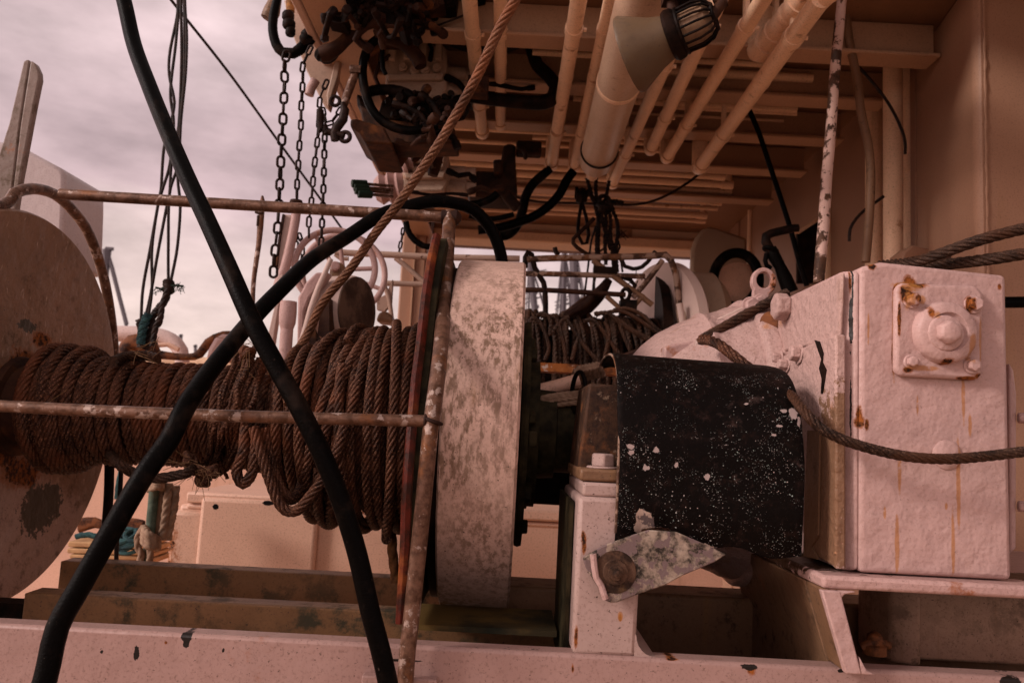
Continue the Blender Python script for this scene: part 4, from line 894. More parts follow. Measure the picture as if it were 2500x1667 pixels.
# far left pillar
a = at(975, 700, 4.4); b = at(1036, 700, 4.4)
m = MB(); m.box((a.x, 4.4, -.3), (b.x, 4.52, ZC)); obj('far_pillar', m, M['wall_paint'], ss, bevel=.01)
m = MB(); m.box((a.x + .07, 4.385, -.3), (a.x + .078, 4.399, ZC)); obj('pillar_seam', m, M['ceil_paint'], ss)
# far right pillar
a = at(1800, 700, 4.2); b = at(1832, 700, 4.2)
m = MB(); m.box((a.x, 4.2, -.3), (b.x, 4.3, ZC)); obj('far_pillar', m, M['wall_paint'], ss, bevel=.008)
# side wall (receding) and the near corner
m = MB(); m.box((1.2, 2.35, -.3), (1.24, 5.2, ZC)); obj('side_wall', m, M['wall_paint'], ss)
m = MB(); m.box((b.x, 4.22, -.3), (1.2, 4.26, ZC)); obj('end_wall', m, M['wall_paint'], ss)
X1 = at(2236, 500, 2.30).x; X2 = at(2408, 500, 1.86).x
m = MB(); m.prism([(X1, 2.34, -.3), (X1 + .001, 2.30, -.3), (X2 - .012, 1.885, -.3), (X2, 1.872, -.3), (X2 + .015, 1.87, -.3), (3.2, 1.87, -.3), (3.2, 2.34, -.3)], (0, 0, ZC + .3)); obj('corner_wall', m, M['wall_paint'], ss, bevel=.012, bseg=3)
m = MB(); m.prism(T('D', 3.0, [(1165, 1350), (1165, 1560), (1130, 1900), (820, 1900), (820, 1560)]), (0, .02, 0)); obj('dark_opening', m, M['black_metal'], ss)
m = MB(); m.prism(T('D', 2.98, [(800, 1560), (1165, 1330), (1165, 1350), (840, 1562)]), (0, .02, 0)); obj('opening_rim', m, M['rust_pipe'], ss)
m = MB(); m.prism(T('H', 2.2, [(1520, 235), (1530, 180), (1590, 130), (1780, 170), (1850, 190), (1850, 250)]), (0, .1, 0)); obj('foundation_plate', m, M['wall_paint'], ss, bevel=.006)
m = MB(); m.prism(T('H', 1.5, [(1500, 250), (1560, 215), (1650, 200), (1850, 195), (1850, 260)]), (0, .02, 0)); obj('dark_bracket', m, M['dark_rust'], ss)  # thin dark rust-coloured plate behind the gearbox top

for xw, Yw in ((2410, 1.868), (2237, 2.296)):
    c = at(xw, 500, Yw); m = MB(); m.sweep([Vector((c.x + .0008 * math.sin(k * 1.7), Yw, .3 + k * .02)) for k in range(120)], [.0032 + .0012 * math.sin(k * 2.4) for k in range(120)], n=6); obj('weld_seam', m, M['wall_paint'], ss)
def vpipe(pxx, Y, w, label, y0=2.69, y1=-.3, mat='ceil_pipe', flange=None, ytoppx=None, clamp=None):
    c = at(pxx, 400, Y); r = sz(w / 2, Y); zt__ = at(pxx, ytoppx, Y).z if ytoppx else y0
    t = thing('vertical_pipe', label, 'pipe', Vector((c.x, Y, y1)), 'painted pipes running up the side wall')
    m = MB(); m.rod((c.x, Y, y1), (c.x, Y, zt__), r, n=24); obj('pipe', m, M[mat], t, angle=60)
    if ytoppx:
        m = MB(); m.lathe([(-.03, r * 1.25), (0, r * 1.3), (.012, r * 1.2), (.03, r * 1.05), (.06, r * .9)], (c.x, Y, zt__), (0, 0, 1), n=20)
        m.tube([Vector((c.x, Y, zt__)), Vector((c.x - .01, Y, zt__ + .05)), Vector((c.x - .06, Y, zt__ + .09)), Vector((c.x - .14, Y, zt__ + .095))], r * 1.05); obj('elbow', m, M[mat], t, angle=60)
    if clamp:
        zc = at(pxx, clamp[0], Y).z; zd = at(pxx, clamp[1], Y).z
        m = MB(); m.box((c.x - r * 1.02, Y - r * 1.15, zd), (c.x + r * 1.1, Y + .02, zc)); obj('clamp', m, M[mat], t, bevel=.003)
vpipe(2180, 2.30, 46, 'widest vertical cream pipe beside the wall corner')
vpipe(2221, 2.36, 30, 'vertical cream pipe with a square clamp tight against the wall corner', clamp=(378, 422))
vpipe(2134, 2.55, 42, 'vertical cream pipe with an elbow at its top left of the widest pipe', ytoppx=36)
vpipe(2022, 3.0, 27, 'slim vertical pipe with a flanged top behind the flaking pole', ytoppx=95)
vpipe(1869, 3.9, 28, 'widest pipe of the group at the inner corner of the wall', ytoppx=280)
vpipe(1834, 4.0, 13, 'leftmost thin pipe of the inner corner group', ytoppx=320)
vpipe(1848, 4.05, 9, 'second thin pipe of the inner corner group', ytoppx=335)
vpipe(1893, 3.75, 12, 'thin pipe right of the widest inner corner pipe', ytoppx=262)
vpipe(1909, 3.6, 16, 'medium pipe at the right end of the inner corner group', ytoppx=252)

# overhead pipes running fore and aft
def opipe(x0, y0, x1, y1, w0, z, label, mat='ceil_pipe', cap=True, ext=.55):
    a = atZ(x0, y0, z); b = atZ(x1, y1, z); d = (b - a).normalized(); r = sz(w0 / 2, b.y)
    a2 = a - d * ext
    t = thing('overhead_pipe', label, 'pipe', b, 'painted pipes running along under the overhang')
    m = MB(); m.rod(a2, b, r, n=24); obj('pipe', m, M[mat], t, angle=60)
    m = MB(); e = b + d * .0
    m.sweep(smooth([b - d * r * .8, b + d * r * .6, b + d * r * 1.2 + Vector((0, 0, r * .7)), b + d * r * 1.3 + Vector((0, 0, ZC - z))], 1, .01)[0], r * 1.22, n=18); obj('elbow', m, M[mat], t, angle=60)
    m = MB(); q = a.lerp(b, .35); m.lathe([(-.012, r * 1.0), (-.008, r * 1.07), (.008, r * 1.07), (.012, r)], q, d, n=24); obj('pipe_joint', m, M[mat], t)
    if r < .04:
        for fr in (.12, .72):
            q = a.lerp(b, fr); m = MB(); m.lathe([(-.012, r * 1.02), (-.012, r * 1.16), (.012, r * 1.16), (.012, r * 1.02)], q, d, n=20)
            m.cbox(q + Vector((0, 0, (ZC - z) / 2)), (.012, .02, ZC - z)); m.bolt(q + Vector((r * 1.2, 0, 0)), (1, 0, 0), .006, .008); obj('pipe_clamp', m, M['ceil_pipe'], t)
    return a, b, r
opipe(1413, 0, 1347, 400, 27, 2.52, 'rust streaked overhead pipe, leftmost of the long run', 'rust_pipe')
opipe(1492, 0, 1402, 405, 24, 2.52, 'rust streaked overhead pipe just left of the fat silencer', 'rust_pipe')
opipe(1650, 100, 1497, 447, 24, 2.50, 'overhead pipe emerging from behind the floodlight')
opipe(1757, 0, 1590, 362, 28, 2.55, 'overhead pipe right of the floodlight cage')
opipe(1862, 0, 1630, 382, 28, 2.55, 'overhead pipe second right of the floodlight cage')
opipe(1985, 25, 1712, 404, 32, 2.50, 'large overhead pipe with rust along its lower side, rightmost of the run', 'rust_pipe', ext=.05)
opipe(1965, -10, 1868, 112, 58, 2.58, 'short fat overhead pipe ending in a rounded elbow near the wall')
opipe(1150, 40, 1177, 322, 28, 2.58, 'overhead pipe seen behind the rising wire rope')
opipe(1222, 40, 1222, 302, 26, 2.60, 'overhead pipe between the rising wire rope and the rusty pipe')
# elbow bringing the large pipe to the wall
m = MB(); a = atZ(1985, 25, 2.5); m.tube([a - Vector((0, -.03, 0)), a + Vector((.02, -.08, .0)), a + Vector((.1, -.12, .01)), a + Vector((.45, -.12, .02))], sz(20, a.y), n=20)
obj('pipe_bend', m, M['ceil_pipe'], None, label='cream pipe bend leading to the side wall at the top right', cat='pipe bend')
# silencer
a = atZ(1580, -40, 2.42); b = atZ(1456, 392, 2.42); d = (b - a).normalized(); r = .057
sl = thing('silencer', 'fat stained cylinder silencer slung under the overhang beside the floodlight', 'silencer', b)
m = MB(); m.lathe([(-1.25, r), (0, r), (.012, r * .96), (.022, r * .8), (.024, .001)], b, d, n=48); obj('shell', m, paint('silencer_paint', base=(.52, .35, .24), rust=.14, rscale=8, dirt=.5, lump=.2), sl, angle=40)
m = MB(); m.rod(b, b + d * .13, .017, n=20); m.sweep(smooth([b + d * .11, b + d * .15, b + d * .17 + Vector((0, 0, .04))], 1, .01)[0], .022, n=16); obj('tail_pipe', m, M['ceil_pipe'], sl)
m = MB(); q = b - d * .10
m.torus(q + Vector((0, 0, -.002)), d, r * 1.03, .0035, n=40, m=6); obj('wire_tie', m, M['cable'], sl)
m = MB(); m.lathe([(-.01, r * 1.0), (-.008, r * 1.03), (.008, r * 1.03), (.01, r)], b - d * .6, d, n=40); obj('seam_ring', m, M['ceil_pipe'], sl)
tubething('tie_cable', 'thin black cord hanging from the rusty overhead pipe to the silencer', 'cord', T('C', 2.9, [(580, 830), (582, 900), (590, 1000), (605, 1040), (640, 1070)]), .004, 'cable')
tubething('tie_cable', 'thin black cord tied round the leftmost rusty overhead pipe', 'cord', T('C', 2.5, [(490, 290), (500, 330), (540, 345), (575, 320), (565, 350), (562, 500), (556, 640)]), .0035, 'cable')
# transverse pipe bundle
tp = [(291, 1238, 1500, 13), (303, 1238, 1560, 10), (317, 1225, 1600, 16), (335, 1300, 1640, 14), (350, 1240, 1640, 12), (370, 1240, 1720, 24), (388, 1250, 1740, 10), (405, 1260, 1780, 18), (424, 1262, 1802, 20), (441, 1262, 1800, 12), (455, 1262, 1795, 16), (470, 1262, 1775, 12), (484, 1262, 1765, 10), (500, 1215, 1740, 16), (513, 1190, 1738, 10)]
nms = ['topmost', 'second', 'third', 'fourth', 'fifth', 'sixth', 'seventh', 'eighth', 'ninth', 'tenth', 'eleventh', 'twelfth', 'thirteenth', 'fourteenth', 'lowest']
for (y, xl, xr, w), nm in zip(tp, nms):
    z = 2.63; a = atZ(xl, y, z); b = atZ(xr, y, z); b.y = a.y; b = Vector((atZ(xr, y, z).x, a.y, z)); r = sz(w / 2, a.y) * .95
    t = thing('cross_pipe', '%s of the cream pipes crossing under the overhang ahead of the far beam' % nm, 'pipe', a, 'cream pipes crossing under the overhang')
    m = MB(); m.rod((XE + .15 if xl < 1262 else a.x, a.y, z), b, r, n=16); obj('pipe', m, M['ceil_pipe'], t, angle=60)
    m = MB(); m.lathe([(-.03, r * 1.2), (.0, r * 1.25), (.02, r * 1.2)], b, (1, 0, 0), n=14); m.sweep([b, b + Vector((0, 0, ZC - z))], r * 1.05, n=12); obj('elbow', m, M['ceil_pipe'], t, angle=60)
tp2 = [(215, 1640, 2010, 22), (238, 1400, 1970, 26), (262, 1640, 1960, 14), (276, 1540, 1930, 10), (172, 1600, 2000, 30), (128, 1300, 1890, 20), (80, 1330, 1960, 16)]
nn = ['second beam like', 'third', 'fourth', 'fifth', 'widest', 'seventh', 'nearest']
for k, (y, xl, xr, w) in enumerate(tp2):
    z = 2.66; a = atZ(xl, y, z); r = sz(w / 2, a.y) * .8
    t = thing('cross_pipe', ['dim pipe crossing behind the floodlight toward the slim wall pipe', 'dim wide pipe crossing behind the silencer', 'dim pipe crossing just ahead of the dark gap', 'thinnest dim pipe crossing next to the dark gap', 'widest dim pipe crossing near the short fat overhead pipe', 'dim pipe crossing behind the floodlight cage', 'dim pipe crossing highest in the picture'][k], 'pipe', a, 'dim pipes crossing near the top')
    m = MB(); m.rod(a, (min(1.15, atZ(xr, y, z).x), a.y, z), r, n=16); obj('pipe', m, M['ceil_pipe'], t, angle=60)
m = MB(); q = pt('C', 215, 930, 3.4); m.cbox(q, (.14, .1, .09)); m.cbox(q + Vector((-.075, 0, 0)), (.02, .12, .11)); m.cbox(q + Vector((.075, 0, 0)), (.02, .12, .11))
obj('pipe_union', m, M['ceil_pipe'], None, bevel=.006, label='boxy cream union between the crossing pipes left of the rusty pipe ends', cat='pipe union')
m = MB(); m.tube(T('C', 3.5, [(940, 1020), (1040, 1030), (1200, 1040), (1290, 1040), (1360, 1040), (1420, 1060)]), [.014, .019, .019, .022, .027, .02], n=18)
obj('valve_manifold', m, M['ceil_pipe'], None, label='stubby cream manifold joining the ends of the three right overhead pipes', cat='pipe manifold')

# floodlight
lp = thing('floodlight', 'grimy bell shaped floodlight with a caged lamp hanging under the overhang', 'floodlight', pt('C', 1000, 330, 1.5))
A_ = pt('C', 925, 372, 1.47); rA = (A_ - CAM).normalized()
for k in range(200):
    B_ = pt('C', 1300, 200, 1.60 - k * .002); d = (B_ - A_).normalized()
    if d.dot(rA) < -.16: break
m = MB(); m.lathe([(t_ * .79, r_ * .79) for t_, r_ in [(.004, .090), (-.002, .094), (.006, .0955), (.03, .083), (.07, .062), (.10, .052), (.118, .049), (.125, .045)]], A_, d, n=64)
m.lathe([(t_ * .79, r_ * .79) for t_, r_ in [(.004, .090), (.06, .064), (.10, .045), (.10, .0001)]], A_, d, n=48)
obj('reflector_bell', m, paint('lamp_paint', base=(.12, .075, .042), rust=.0, dirt=.8, dscale=40, lump=.2, fine=.4, blobs=None), lp, angle=40)
m = MB(); m.lathe([(t_ * .79, r_ * .79) for t_, r_ in [(.102, .0565), (.11, .062), (.125, .060), (.135, .052)]], A_, d, n=20); obj('collar', m, M['black_metal'], lp)
m = MB(); m.lathe([(t_ * .79, r_ * .79) for t_, r_ in [(.13, .045), (.17, .0455), (.195, .043), (.205, .03), (.207, .0001)]], A_, d, n=32); obj('lamp_body', m, M['lamp_glass'], lp)
m = MB(); u = Vector((0, 0, 1)); u = (u - d * u.dot(d)).normalized(); w = d.cross(u)
for k in range(16):
    a = R(k * 22.5); e = u * math.cos(a) + w * math.sin(a)
    m.tube([A_ + d * .103 + e * .041, A_ + d * .138 + e * .042, A_ + d * .158 + e * .036, A_ + d * .169 + e * .024], .0027, n=6, seg=.02)
for t_, r_ in ((.107, .042), (.169, .024)): m.torus(A_ + d * t_, d, r_, .0036, n=32, m=6)
obj('wire_cage', m, M['black_metal'], lp)
m = MB(); m.tube([A_ + d * .166, A_ + d * .185 + Vector((0, 0, .02)), A_ + d * .19 + Vector((0, .1, .12)), A_ + d * .19 + Vector((0, .4, .7))], .010); m.tube([A_ + d * .10 + u * .044, A_ + d * .11 + u * .08, A_ + d * .13 + u * .16], .012); m.cbox(A_ + d * .12 + u * .08, (.055, .05, .04)); obj('mounting_arm', m, M['dark_rust'], lp)
tubething('lamp_cable', 'black cable with tape leading right from the floodlight mount', 'cable', T('C', 2.0, [(1280, 130), (1360, 110), (1450, 85), (1540, 62), (1580, 30)]), .0055, 'cable')

# pole, hoses and cables by the wall
tubething('flaking_pole', 'slim slightly bent pole with flaking white paint over brown rust', 'pole', T('D', 1.9, [(1130, -120), (1112, 30, 1.9), (1095, 200), (1075, 400), (1058, 620), (1046, 800), (1030, 1000), (1012, 1200), (1000, 1400), (985, 1600), (970, 1760), (960, 1900)]), [.0115, .0115, .0125, .0125, .0125, .0125, .013, .013, .0135, .0135, .0135, .013], 'flaky_pole', n=18)
tubething('grey_hose', 'grey brown hose curving down just right of the flaking pole', 'hose', T('D', 2.1, [(1125, -100), (1140, 60), (1165, 280), (1215, 520), (1245, 760), (1290, 960), (1308, 1130), (1305, 1350), (1292, 1560), (1275, 1760)]), .0115, 'brown_paint', n=16)
tubething('wall_cable', 'thin black cable bowing right across the wall pipes to the square clamp', 'cable', T('D', 2.2, [(1020, -20), (1040, 80), (1070, 200), (1130, 330), (1220, 440), (1300, 530), (1400, 655), (1470, 770), (1520, 880), (1540, 960), (1540, 1035)]), .0042, 'cable', n=10)
tubething('wall_cable', 'thin black cable arching from behind the grey hose to the widest wall pipe', 'cable', T('D', 2.25, [(1395, 1320), (1340, 1360), (1270, 1410), (1210, 1470), (1170, 1540), (1165, 1620)]), .0045, 'cable', n=10)
tubething('black_rod', 'long thin black rod slanting down to the crank handle', 'rod', T('D', 2.6, [(495, 745), (560, 900), (650, 1170), (710, 1350), (770, 1540), (830, 1760), (880, 1920)]), .0088, 'rubber', n=10)
ck = thing('crank_handle', 'black crank handle on a taped dark lever above the motor housing', 'crank handle', pt('H', 760, 440, 2.2))
m = MB(); m.tube(T('H', 2.2, [(822, 18), (780, 22), (700, 40), (640, 55), (606, 75), (604, 110), (622, 140), (645, 190)]), [.011, .012, .012, .012, .0135, .0135, .013, .012], n=14); obj('grip', m, M['black_metal'], ck, angle=60)
m = MB(); m.tube(T('H', 2.2, [(640, 150), (660, 210), (700, 280), (730, 350), (770, 450)]), [.014, .018, .016, .020, .022], n=12); m.tube(T('H', 2.2, [(610, 190), (600, 240), (610, 270), (640, 290)]), .007, n=8); m.torus(pt('H', 635, 165, 2.2), (.3, 0, 1), .018, .006); obj('lever', m, M['rubber'], ck)

# catenary cable and hanging rope bundle
tubething('sagging_cable', 'thin black cable sagging under the crossing pipes', 'cable', T('C', 3.2, [(170, 1325), (250, 1345), (370, 1360), (600, 1365), (900, 1375), (1000, 1370), (1100, 1345), (1200, 1300), (1300, 1240), (1400, 1165), (1480, 1090), (1560, 960), (1610, 890)]), .0055, 'cable', n=8)
hbn = thing('hanging_rope_bundle', 'tangle of dark ropes and a bent iron rod hanging from the far beam', 'rope bundle', pt('G', 720, 560, 2.9))
m = MB()
for q in ([(705, -60), (700, 40), (712, 150), (716, 250), (708, 340), (706, 460), (712, 540)], [(640, -40), (670, 60), (700, 160), (720, 260), (716, 400), (722, 560)], [(790, -20), (775, 60), (765, 150), (770, 250), (762, 350), (768, 540)],
          [(720, 140), (745, 250), (790, 350), (830, 460), (845, 590)], [(810, 170), (840, 240), (850, 330), (838, 400), (842, 470)], [(780, 140), (800, 240), (798, 330), (812, 460), (822, 580)], [(640, 40), (680, 100), (730, 180), (760, 300), (800, 440)]):
    m.rope(T('G', 2.9, q), .0085, lay=.05, strands=3, n=10, seg=.012)
for k in range(7): m.torus(pt('G', 765 + random.uniform(-18, 24), 130 + random.uniform(-30, 30), 2.9), (random.uniform(-1, 1), random.uniform(-1, 1), random.uniform(-.5, 1)), .022, .009, n=18, m=6)
m.rope(T('G', 2.9, [(740, 130), (820, 118), (885, 130)]), .012, lay=.06, strands=3, n=10, seg=.012)
obj('rope_strands', m, M['cable'], hbn, angle=60)
m = MB(); m.tube(T('G', 2.85, [(572, 20), (568, 90), (600, 130), (585, 240), (582, 340), (610, 400), (640, 395), (652, 340), (635, 220), (610, 120), (640, 80), (620, 30)]), .0065, n=10); m.lathe([(-.02, .022), (0, .032), (.02, .022)], pt('G', 605, 80, 2.85), (1, 0, 0), n=16); obj('hook_loop', m, M['black_metal'], hbn)
m = MB(); m.tube(T('G', 2.82, [(690, 228), (640, 280), (580, 335), (550, 365), (548, 395), (575, 425), (640, 468), (660, 472)]), .0075, n=10); obj('bent_rod', m, M['dark_rust'], hbn)
m = MB()
for q in ([(700, 280), (670, 380), (655, 500), (640, 620), (620, 780)], [(770, 420), (700, 470), (690, 600), (680, 720)], [(850, 380), (862, 420), (842, 470), (870, 520), (880, 590)], [(710, 560), (690, 660), (690, 740)]):
    m.tube(T('G', 2.9, q), .004, n=6, seg=.03)
for k in range(24):
    c = pt('G', 870 + random.uniform(-25, 40), 330 + random.uniform(-14, 18), 2.9); m.sweep([c, c + Vector((random.uniform(-1, 1), 0, random.uniform(-1, 1))) * .02], .0012, n=4)
obj('loose_cords', m, M['cable'], hbn)

# ================================================================ OVERHEAD HYDRAULIC GEAR (upper left)
YV = 2.3
def valve(name, label, box, Y, seed, mats=None):
    x0_, y0_, x1_, y1_ = box; t = thing('valve_block', label, 'hydraulic valve', pt('B', (x0_ + x1_) / 2, y1_, Y + .1))
    vp = paint('valve_paint' + str(seed), base=(.46, .31, .23), rust=.20, rscale=14, dirt=.5, lump=.6)
    m = MB(); m.prism(T('B', Y, [(x0_, y0_ + 20), (x0_ + 30, y0_), (x1_ - 30, y0_ + 6), (x1_, y0_ + 40), (x1_, y1_ - 60), (x1_ - 40, y1_), (x0_ + 30, y1_), (x0_, y1_ - 30)]), (0, .16, 0)); obj('body', m, vp, t, bevel=.008)
    rnd = random.Random(seed)
    m = MB(); w = (x1_ - x0_)
    for k in range(4):
        xx = x0_ + w * (.12 + .25 * k); m.cbox(pt('B', xx, y0_ + 60, Y - .014), (.022, .02, .055)); 
    m.prism(T('B', Y - .018, [(x0_ + 10, (y0_ + y1_) / 2 + 20), (x1_ - 20, (y0_ + y1_) / 2 + 15), (x1_ - 30, (y0_ + y1_) / 2 + 60), (x0_ + 20, (y0_ + y1_) / 2 + 60)]), (0, .02, 0))
    obj('cast_rib', m, vp, t, bevel=.004)
    for k in range(4):
        m = MB(); m.lathe([(0, .014), (-.012, .014), (-.014, .010), (-.02, .009)], pt('B', x0_ + w * (.3 + .18 * k), (y0_ + y1_) / 2 + rnd.uniform(-20, 10), Y), (0, 1, 0), n=16); obj('port_plug', m, vp, t)
    for k in range(2):
        a = pt('B', x1_ - 5, (y0_ + y1_) / 2 + 30 + k * 95, Y + .05); m = MB(); m.lathe([(0, .028), (.06, .028), (.065, .024), (.095, .024)], a, (1, 0, 0), n=20); obj('side_plunger', m, vp, t)
    return t
valve('v', 'upper rust stained hydraulic valve block encircled by black hoses', (935, 290, 1350, 660), YV, 1)
lv = valve('v', 'lower pale hydraulic valve block with the row of lever handles', (1050, 985, 1360, 1290), 2.55, 2)
m = MB(); a = pt('B', 1060, 1180, 2.55); m.lathe([(0, .05), (-.02, .06), (-.03, .045), (-.05, .058), (-.06, .042), (-.08, .052), (-.10, .035)], a + Vector((0, .05, -.02)), (1, 0, .2), n=24)
m.lathe([(0, .045), (.01, .055), (.02, .04), (.035, .05)], a + Vector((-.02, .0, .04)), (1, .2, .6), n=24)
obj('bellows', m, M['white_paint'], lv)
for k, (y, xo) in enumerate(((1237, 0), (1262, 14), (1283, 22), (1307, 42))):
    m = MB(); m.rod(pt('B', 815 + xo * .7, y, 2.4), pt('B', 985, y + 14, 2.5), .005, n=10); h = obj('lever', m, M['tube_metal'], lv)
    m = MB(); m.rod(pt('B', 710 + xo, y - 4, 2.38), pt('B', 815 + xo * .8, y, 2.4), .0125, n=16); obj('lever_grip', m, M['greenhandle'], h, bevel=.003)
# brackets
m = MB(); m.prism(T('B', 2.15, [(800, 95), (1130, 90), (1135, 200), (1080, 215), (900, 205), (790, 260)]), (0, .12, 0))
sbk = thing('support_bracket', 'rust eaten bracket plates carrying the overhead hydraulic valves', 'bracket', pt('B', 900, 300, 2.2)); MR = rusty('bracket_rust', a=(.022, .008, .004), b=(.07, .024, .009), c2=(.22, .075, .02), scale=22)
obj('upper_plate', m, MR, sbk, bevel=.006)
m = MB(); m.prism(T('B', 2.1, [(700, 800), (740, 795), (930, 855), (985, 965), (960, 970), (800, 960), (760, 890), (700, 850)]), (0, .25, 0)); obj('side_plate', m, MR, sbk, bevel=.006)
m = MB(); m.prism(T('B', 2.2, [(760, 700), (950, 800), (1400, 850), (1420, 960), (960, 970), (800, 900)]), (0, .12, 0)); obj('lower_plate', m, MR, sbk, bevel=.006)
m = MB(); m.prism(T('B', 2.25, [(560, 0), (1100, 0), (1180, 110), (700, 150), (600, 200), (540, 190)]), (0, .12, 0))
obj('top_plate', m, MR, sbk, bevel=.006)
m = MB(); m.prism(T('B', 2.3, [(255, 0), (560, 0), (620, 250), (620, 520), (560, 740), (520, 700), (410, 480), (300, 200)]), (0, .03, 0)); m.prism(T('B', 2.28, [(550, 720), (620, 520), (640, 420), (600, 400), (540, 640)]), (0, .02, 0))
obj('pointed_bracket', m, paint('pbr', base=(.42, .28, .21), rust=.12, dirt=.5), None, bevel=.004, label='cream pointed bracket plate tapering down among the chains', cat='bracket')
m = MB(); m.tube(T('B', 2.1, [(745, 470), (700, 590), (655, 710)]), .0115, n=12); m.cbox(pt('B', 740, 478, 2.1), (.03, .03, .02)); obj('lever_bar', m, M['tube_metal'], None, label='short round steel bar slanting down to the bow shackle', cat='bar')
m = MB(); m.tube(T('B', 2.2, [(425, 640), (440, 590), (470, 540)]), .0135, n=12); obj('bracket_pin', m, M['white_paint'], None, label='small white pin sticking out left of the pointed bracket', cat='pin')
m = MB(); m.tube(T('B', 2.2, [(150, 130), (175, 80), (200, 0), (205, -60)]), [.022, .024, .018, .018], n=12); obj('top_fitting', m, M['brown_paint'], None, label='brown fitting at the top left corner of the overhead gear', cat='pipe fitting')
H = [('thick black hose looping in a hook shape above the thickest chain', 2.15, [(225, -60), (205, 20), (185, 120), (182, 210), (205, 300), (250, 355), (320, 360), (390, 310), (430, 260), (455, 200), (485, 110), (492, 60)], [.0115, .012, .013, .0135, .014, .0145, .015, .016, .0175, .015, .014, .014], 'rubber'),
     ('black hose making a large loop round the upper valve block', 2.1, [(905, 250), (850, 290), (805, 360), (785, 460), (792, 570), (830, 700), (890, 790), (980, 850), (1100, 880), (1200, 870), (1290, 850)], .0125, 'rubber'),
     ('black hose crossing the front of the upper valve block', 2.15, [(780, 640), (860, 610), (980, 605), (1080, 630), (1150, 680), (1230, 740), (1330, 790), (1420, 800)], .015, 'rubber'),
     ('thick black hose sagging from the gear to the right behind the rising wire', 2.25, [(1140, 200), (1250, 215), (1380, 260), (1500, 300), (1620, 310), (1750, 300), (1880, 240), (1940, 180), (2000, 60), (2010, -60)], [.014, .018, .021, .023, .023, .024, .025, .026, .026, .026], 'black_metal'),
     ('thick black hose running level to a bend beside the leftmost rusty pipe', 2.35, [(1400, 690), (1500, 650), (1650, 665), (1850, 685), (2000, 690), (2070, 650), (2085, 590), (2040, 520), (1960, 440), (1930, 360), (1900, 250)], [.018, .020, .021, .021, .022, .023, .022, .020, .020, .020, .020], 'black_metal'),
     ('black hose crossing high behind the rising wire', 2.2, [(1130, 130), (1280, 90), (1420, 50), (1560, 10), (1700, -40)], .020, 'black_metal'),
     ('second high black hose under the overhang edge', 2.25, [(930, 20), (1060, 60), (1200, 100), (1330, 60), (1480, -20)], .020, 'black_metal'),
     ('black hose leaving the leftmost rusty overhead pipe downward', 2.9, [(2045, 1135), (1990, 1180), (1925, 1240), (1880, 1320), (1860, 1410), (1830, 1500), (1770, 1570), (1690, 1590)], [.016, .0175, .0175, .0175, .0175, .018, .019, .019], 'rubber'),
     ('black hose leaving the second rusty overhead pipe in a long curve', 2.8, [(2200, 1150), (2150, 1220), (2110, 1300), (2040, 1380), (1940, 1450), (1840, 1490), (1700, 1530), (1560, 1545)], .0165, 'rubber'),
     ('black hose curling below the lower valve block past the rail corner', 2.5, [(1690, 1300), (1640, 1340), (1560, 1370), (1480, 1380)], .013, 'rubber'),
     ('slender black hose curve behind the top right corner of the guard rail', 2.6, [(1800, 1440), (1700, 1465), (1600, 1470), (1500, 1450)], .009, 'rubber'),
     ('small black hose loop behind the guard rail under the lever handles', 2.5, [(1075, 1490), (1085, 1540), (1105, 1580), (1140, 1620), (1190, 1650), (1260, 1660)], .010, 'rubber'),
     ('thin dark cord draped from the gear under the overhang', 2.1, [(1130, 190), (1240, 185), (1350, 150), (1450, 110), (1550, 60)], .003, 'cable'),
     ('thin black cord hanging left of the upper valve block', 2.1, [(925, 260), (915, 360), (920, 460), (940, 500)], .006, 'rubber')]
for l, Y, p_, r_, mt in H: tubething('hydraulic_hose', l, 'hose', T('B', Y, p_), r_, mt, n=16)
RP = [('rusty bent pipe with a big coupling below the overhead bracket', 2.1, [(790, 20), (770, 110), (720, 210), (660, 280), (600, 330), (540, 360), (500, 370)], [.017, .018, .018, .017, .020, .025, .021]),
      ('rusty stub elbow pointing down from the upper valve block', 2.15, [(950, 260), (1050, 290), (1110, 340), (1160, 400), (1175, 450)], [.017, .018, .020, .022, .017]),
      ('rusty elbow above the lower valve block, left of the rising wire', 2.4, [(1100, 980), (1050, 1030), (1010, 1080), (995, 1130)], [.022, .024, .026, .020]),
      ('rusty elbow behind the rising wire on the lower valve block', 2.45, [(1290, 980), (1280, 1080), (1265, 1130), (1255, 1180)], [.018, .020, .02, .016])]
for l, Y, p_, r_ in RP: tubething('rusty_elbow', l, 'pipe elbow', T('B', Y, p_), r_, 'dark_rust', n=16)
m = MB(); m.rod(pt('B', 492, -20, 2.14), pt('B', 492, 92, 2.14), .0155); m.rod(pt('B', 300, -20, 2.14), pt('B', 300, 80, 2.14), .012); obj('hose_sleeve', m, rusty('ochre', a=(.12, .05, .02), b=(.32, .14, .04), c2=(.40, .20, .07), scale=20), None, label='ochre rust crusted sleeves on the hook shaped hose', cat='hose fitting')

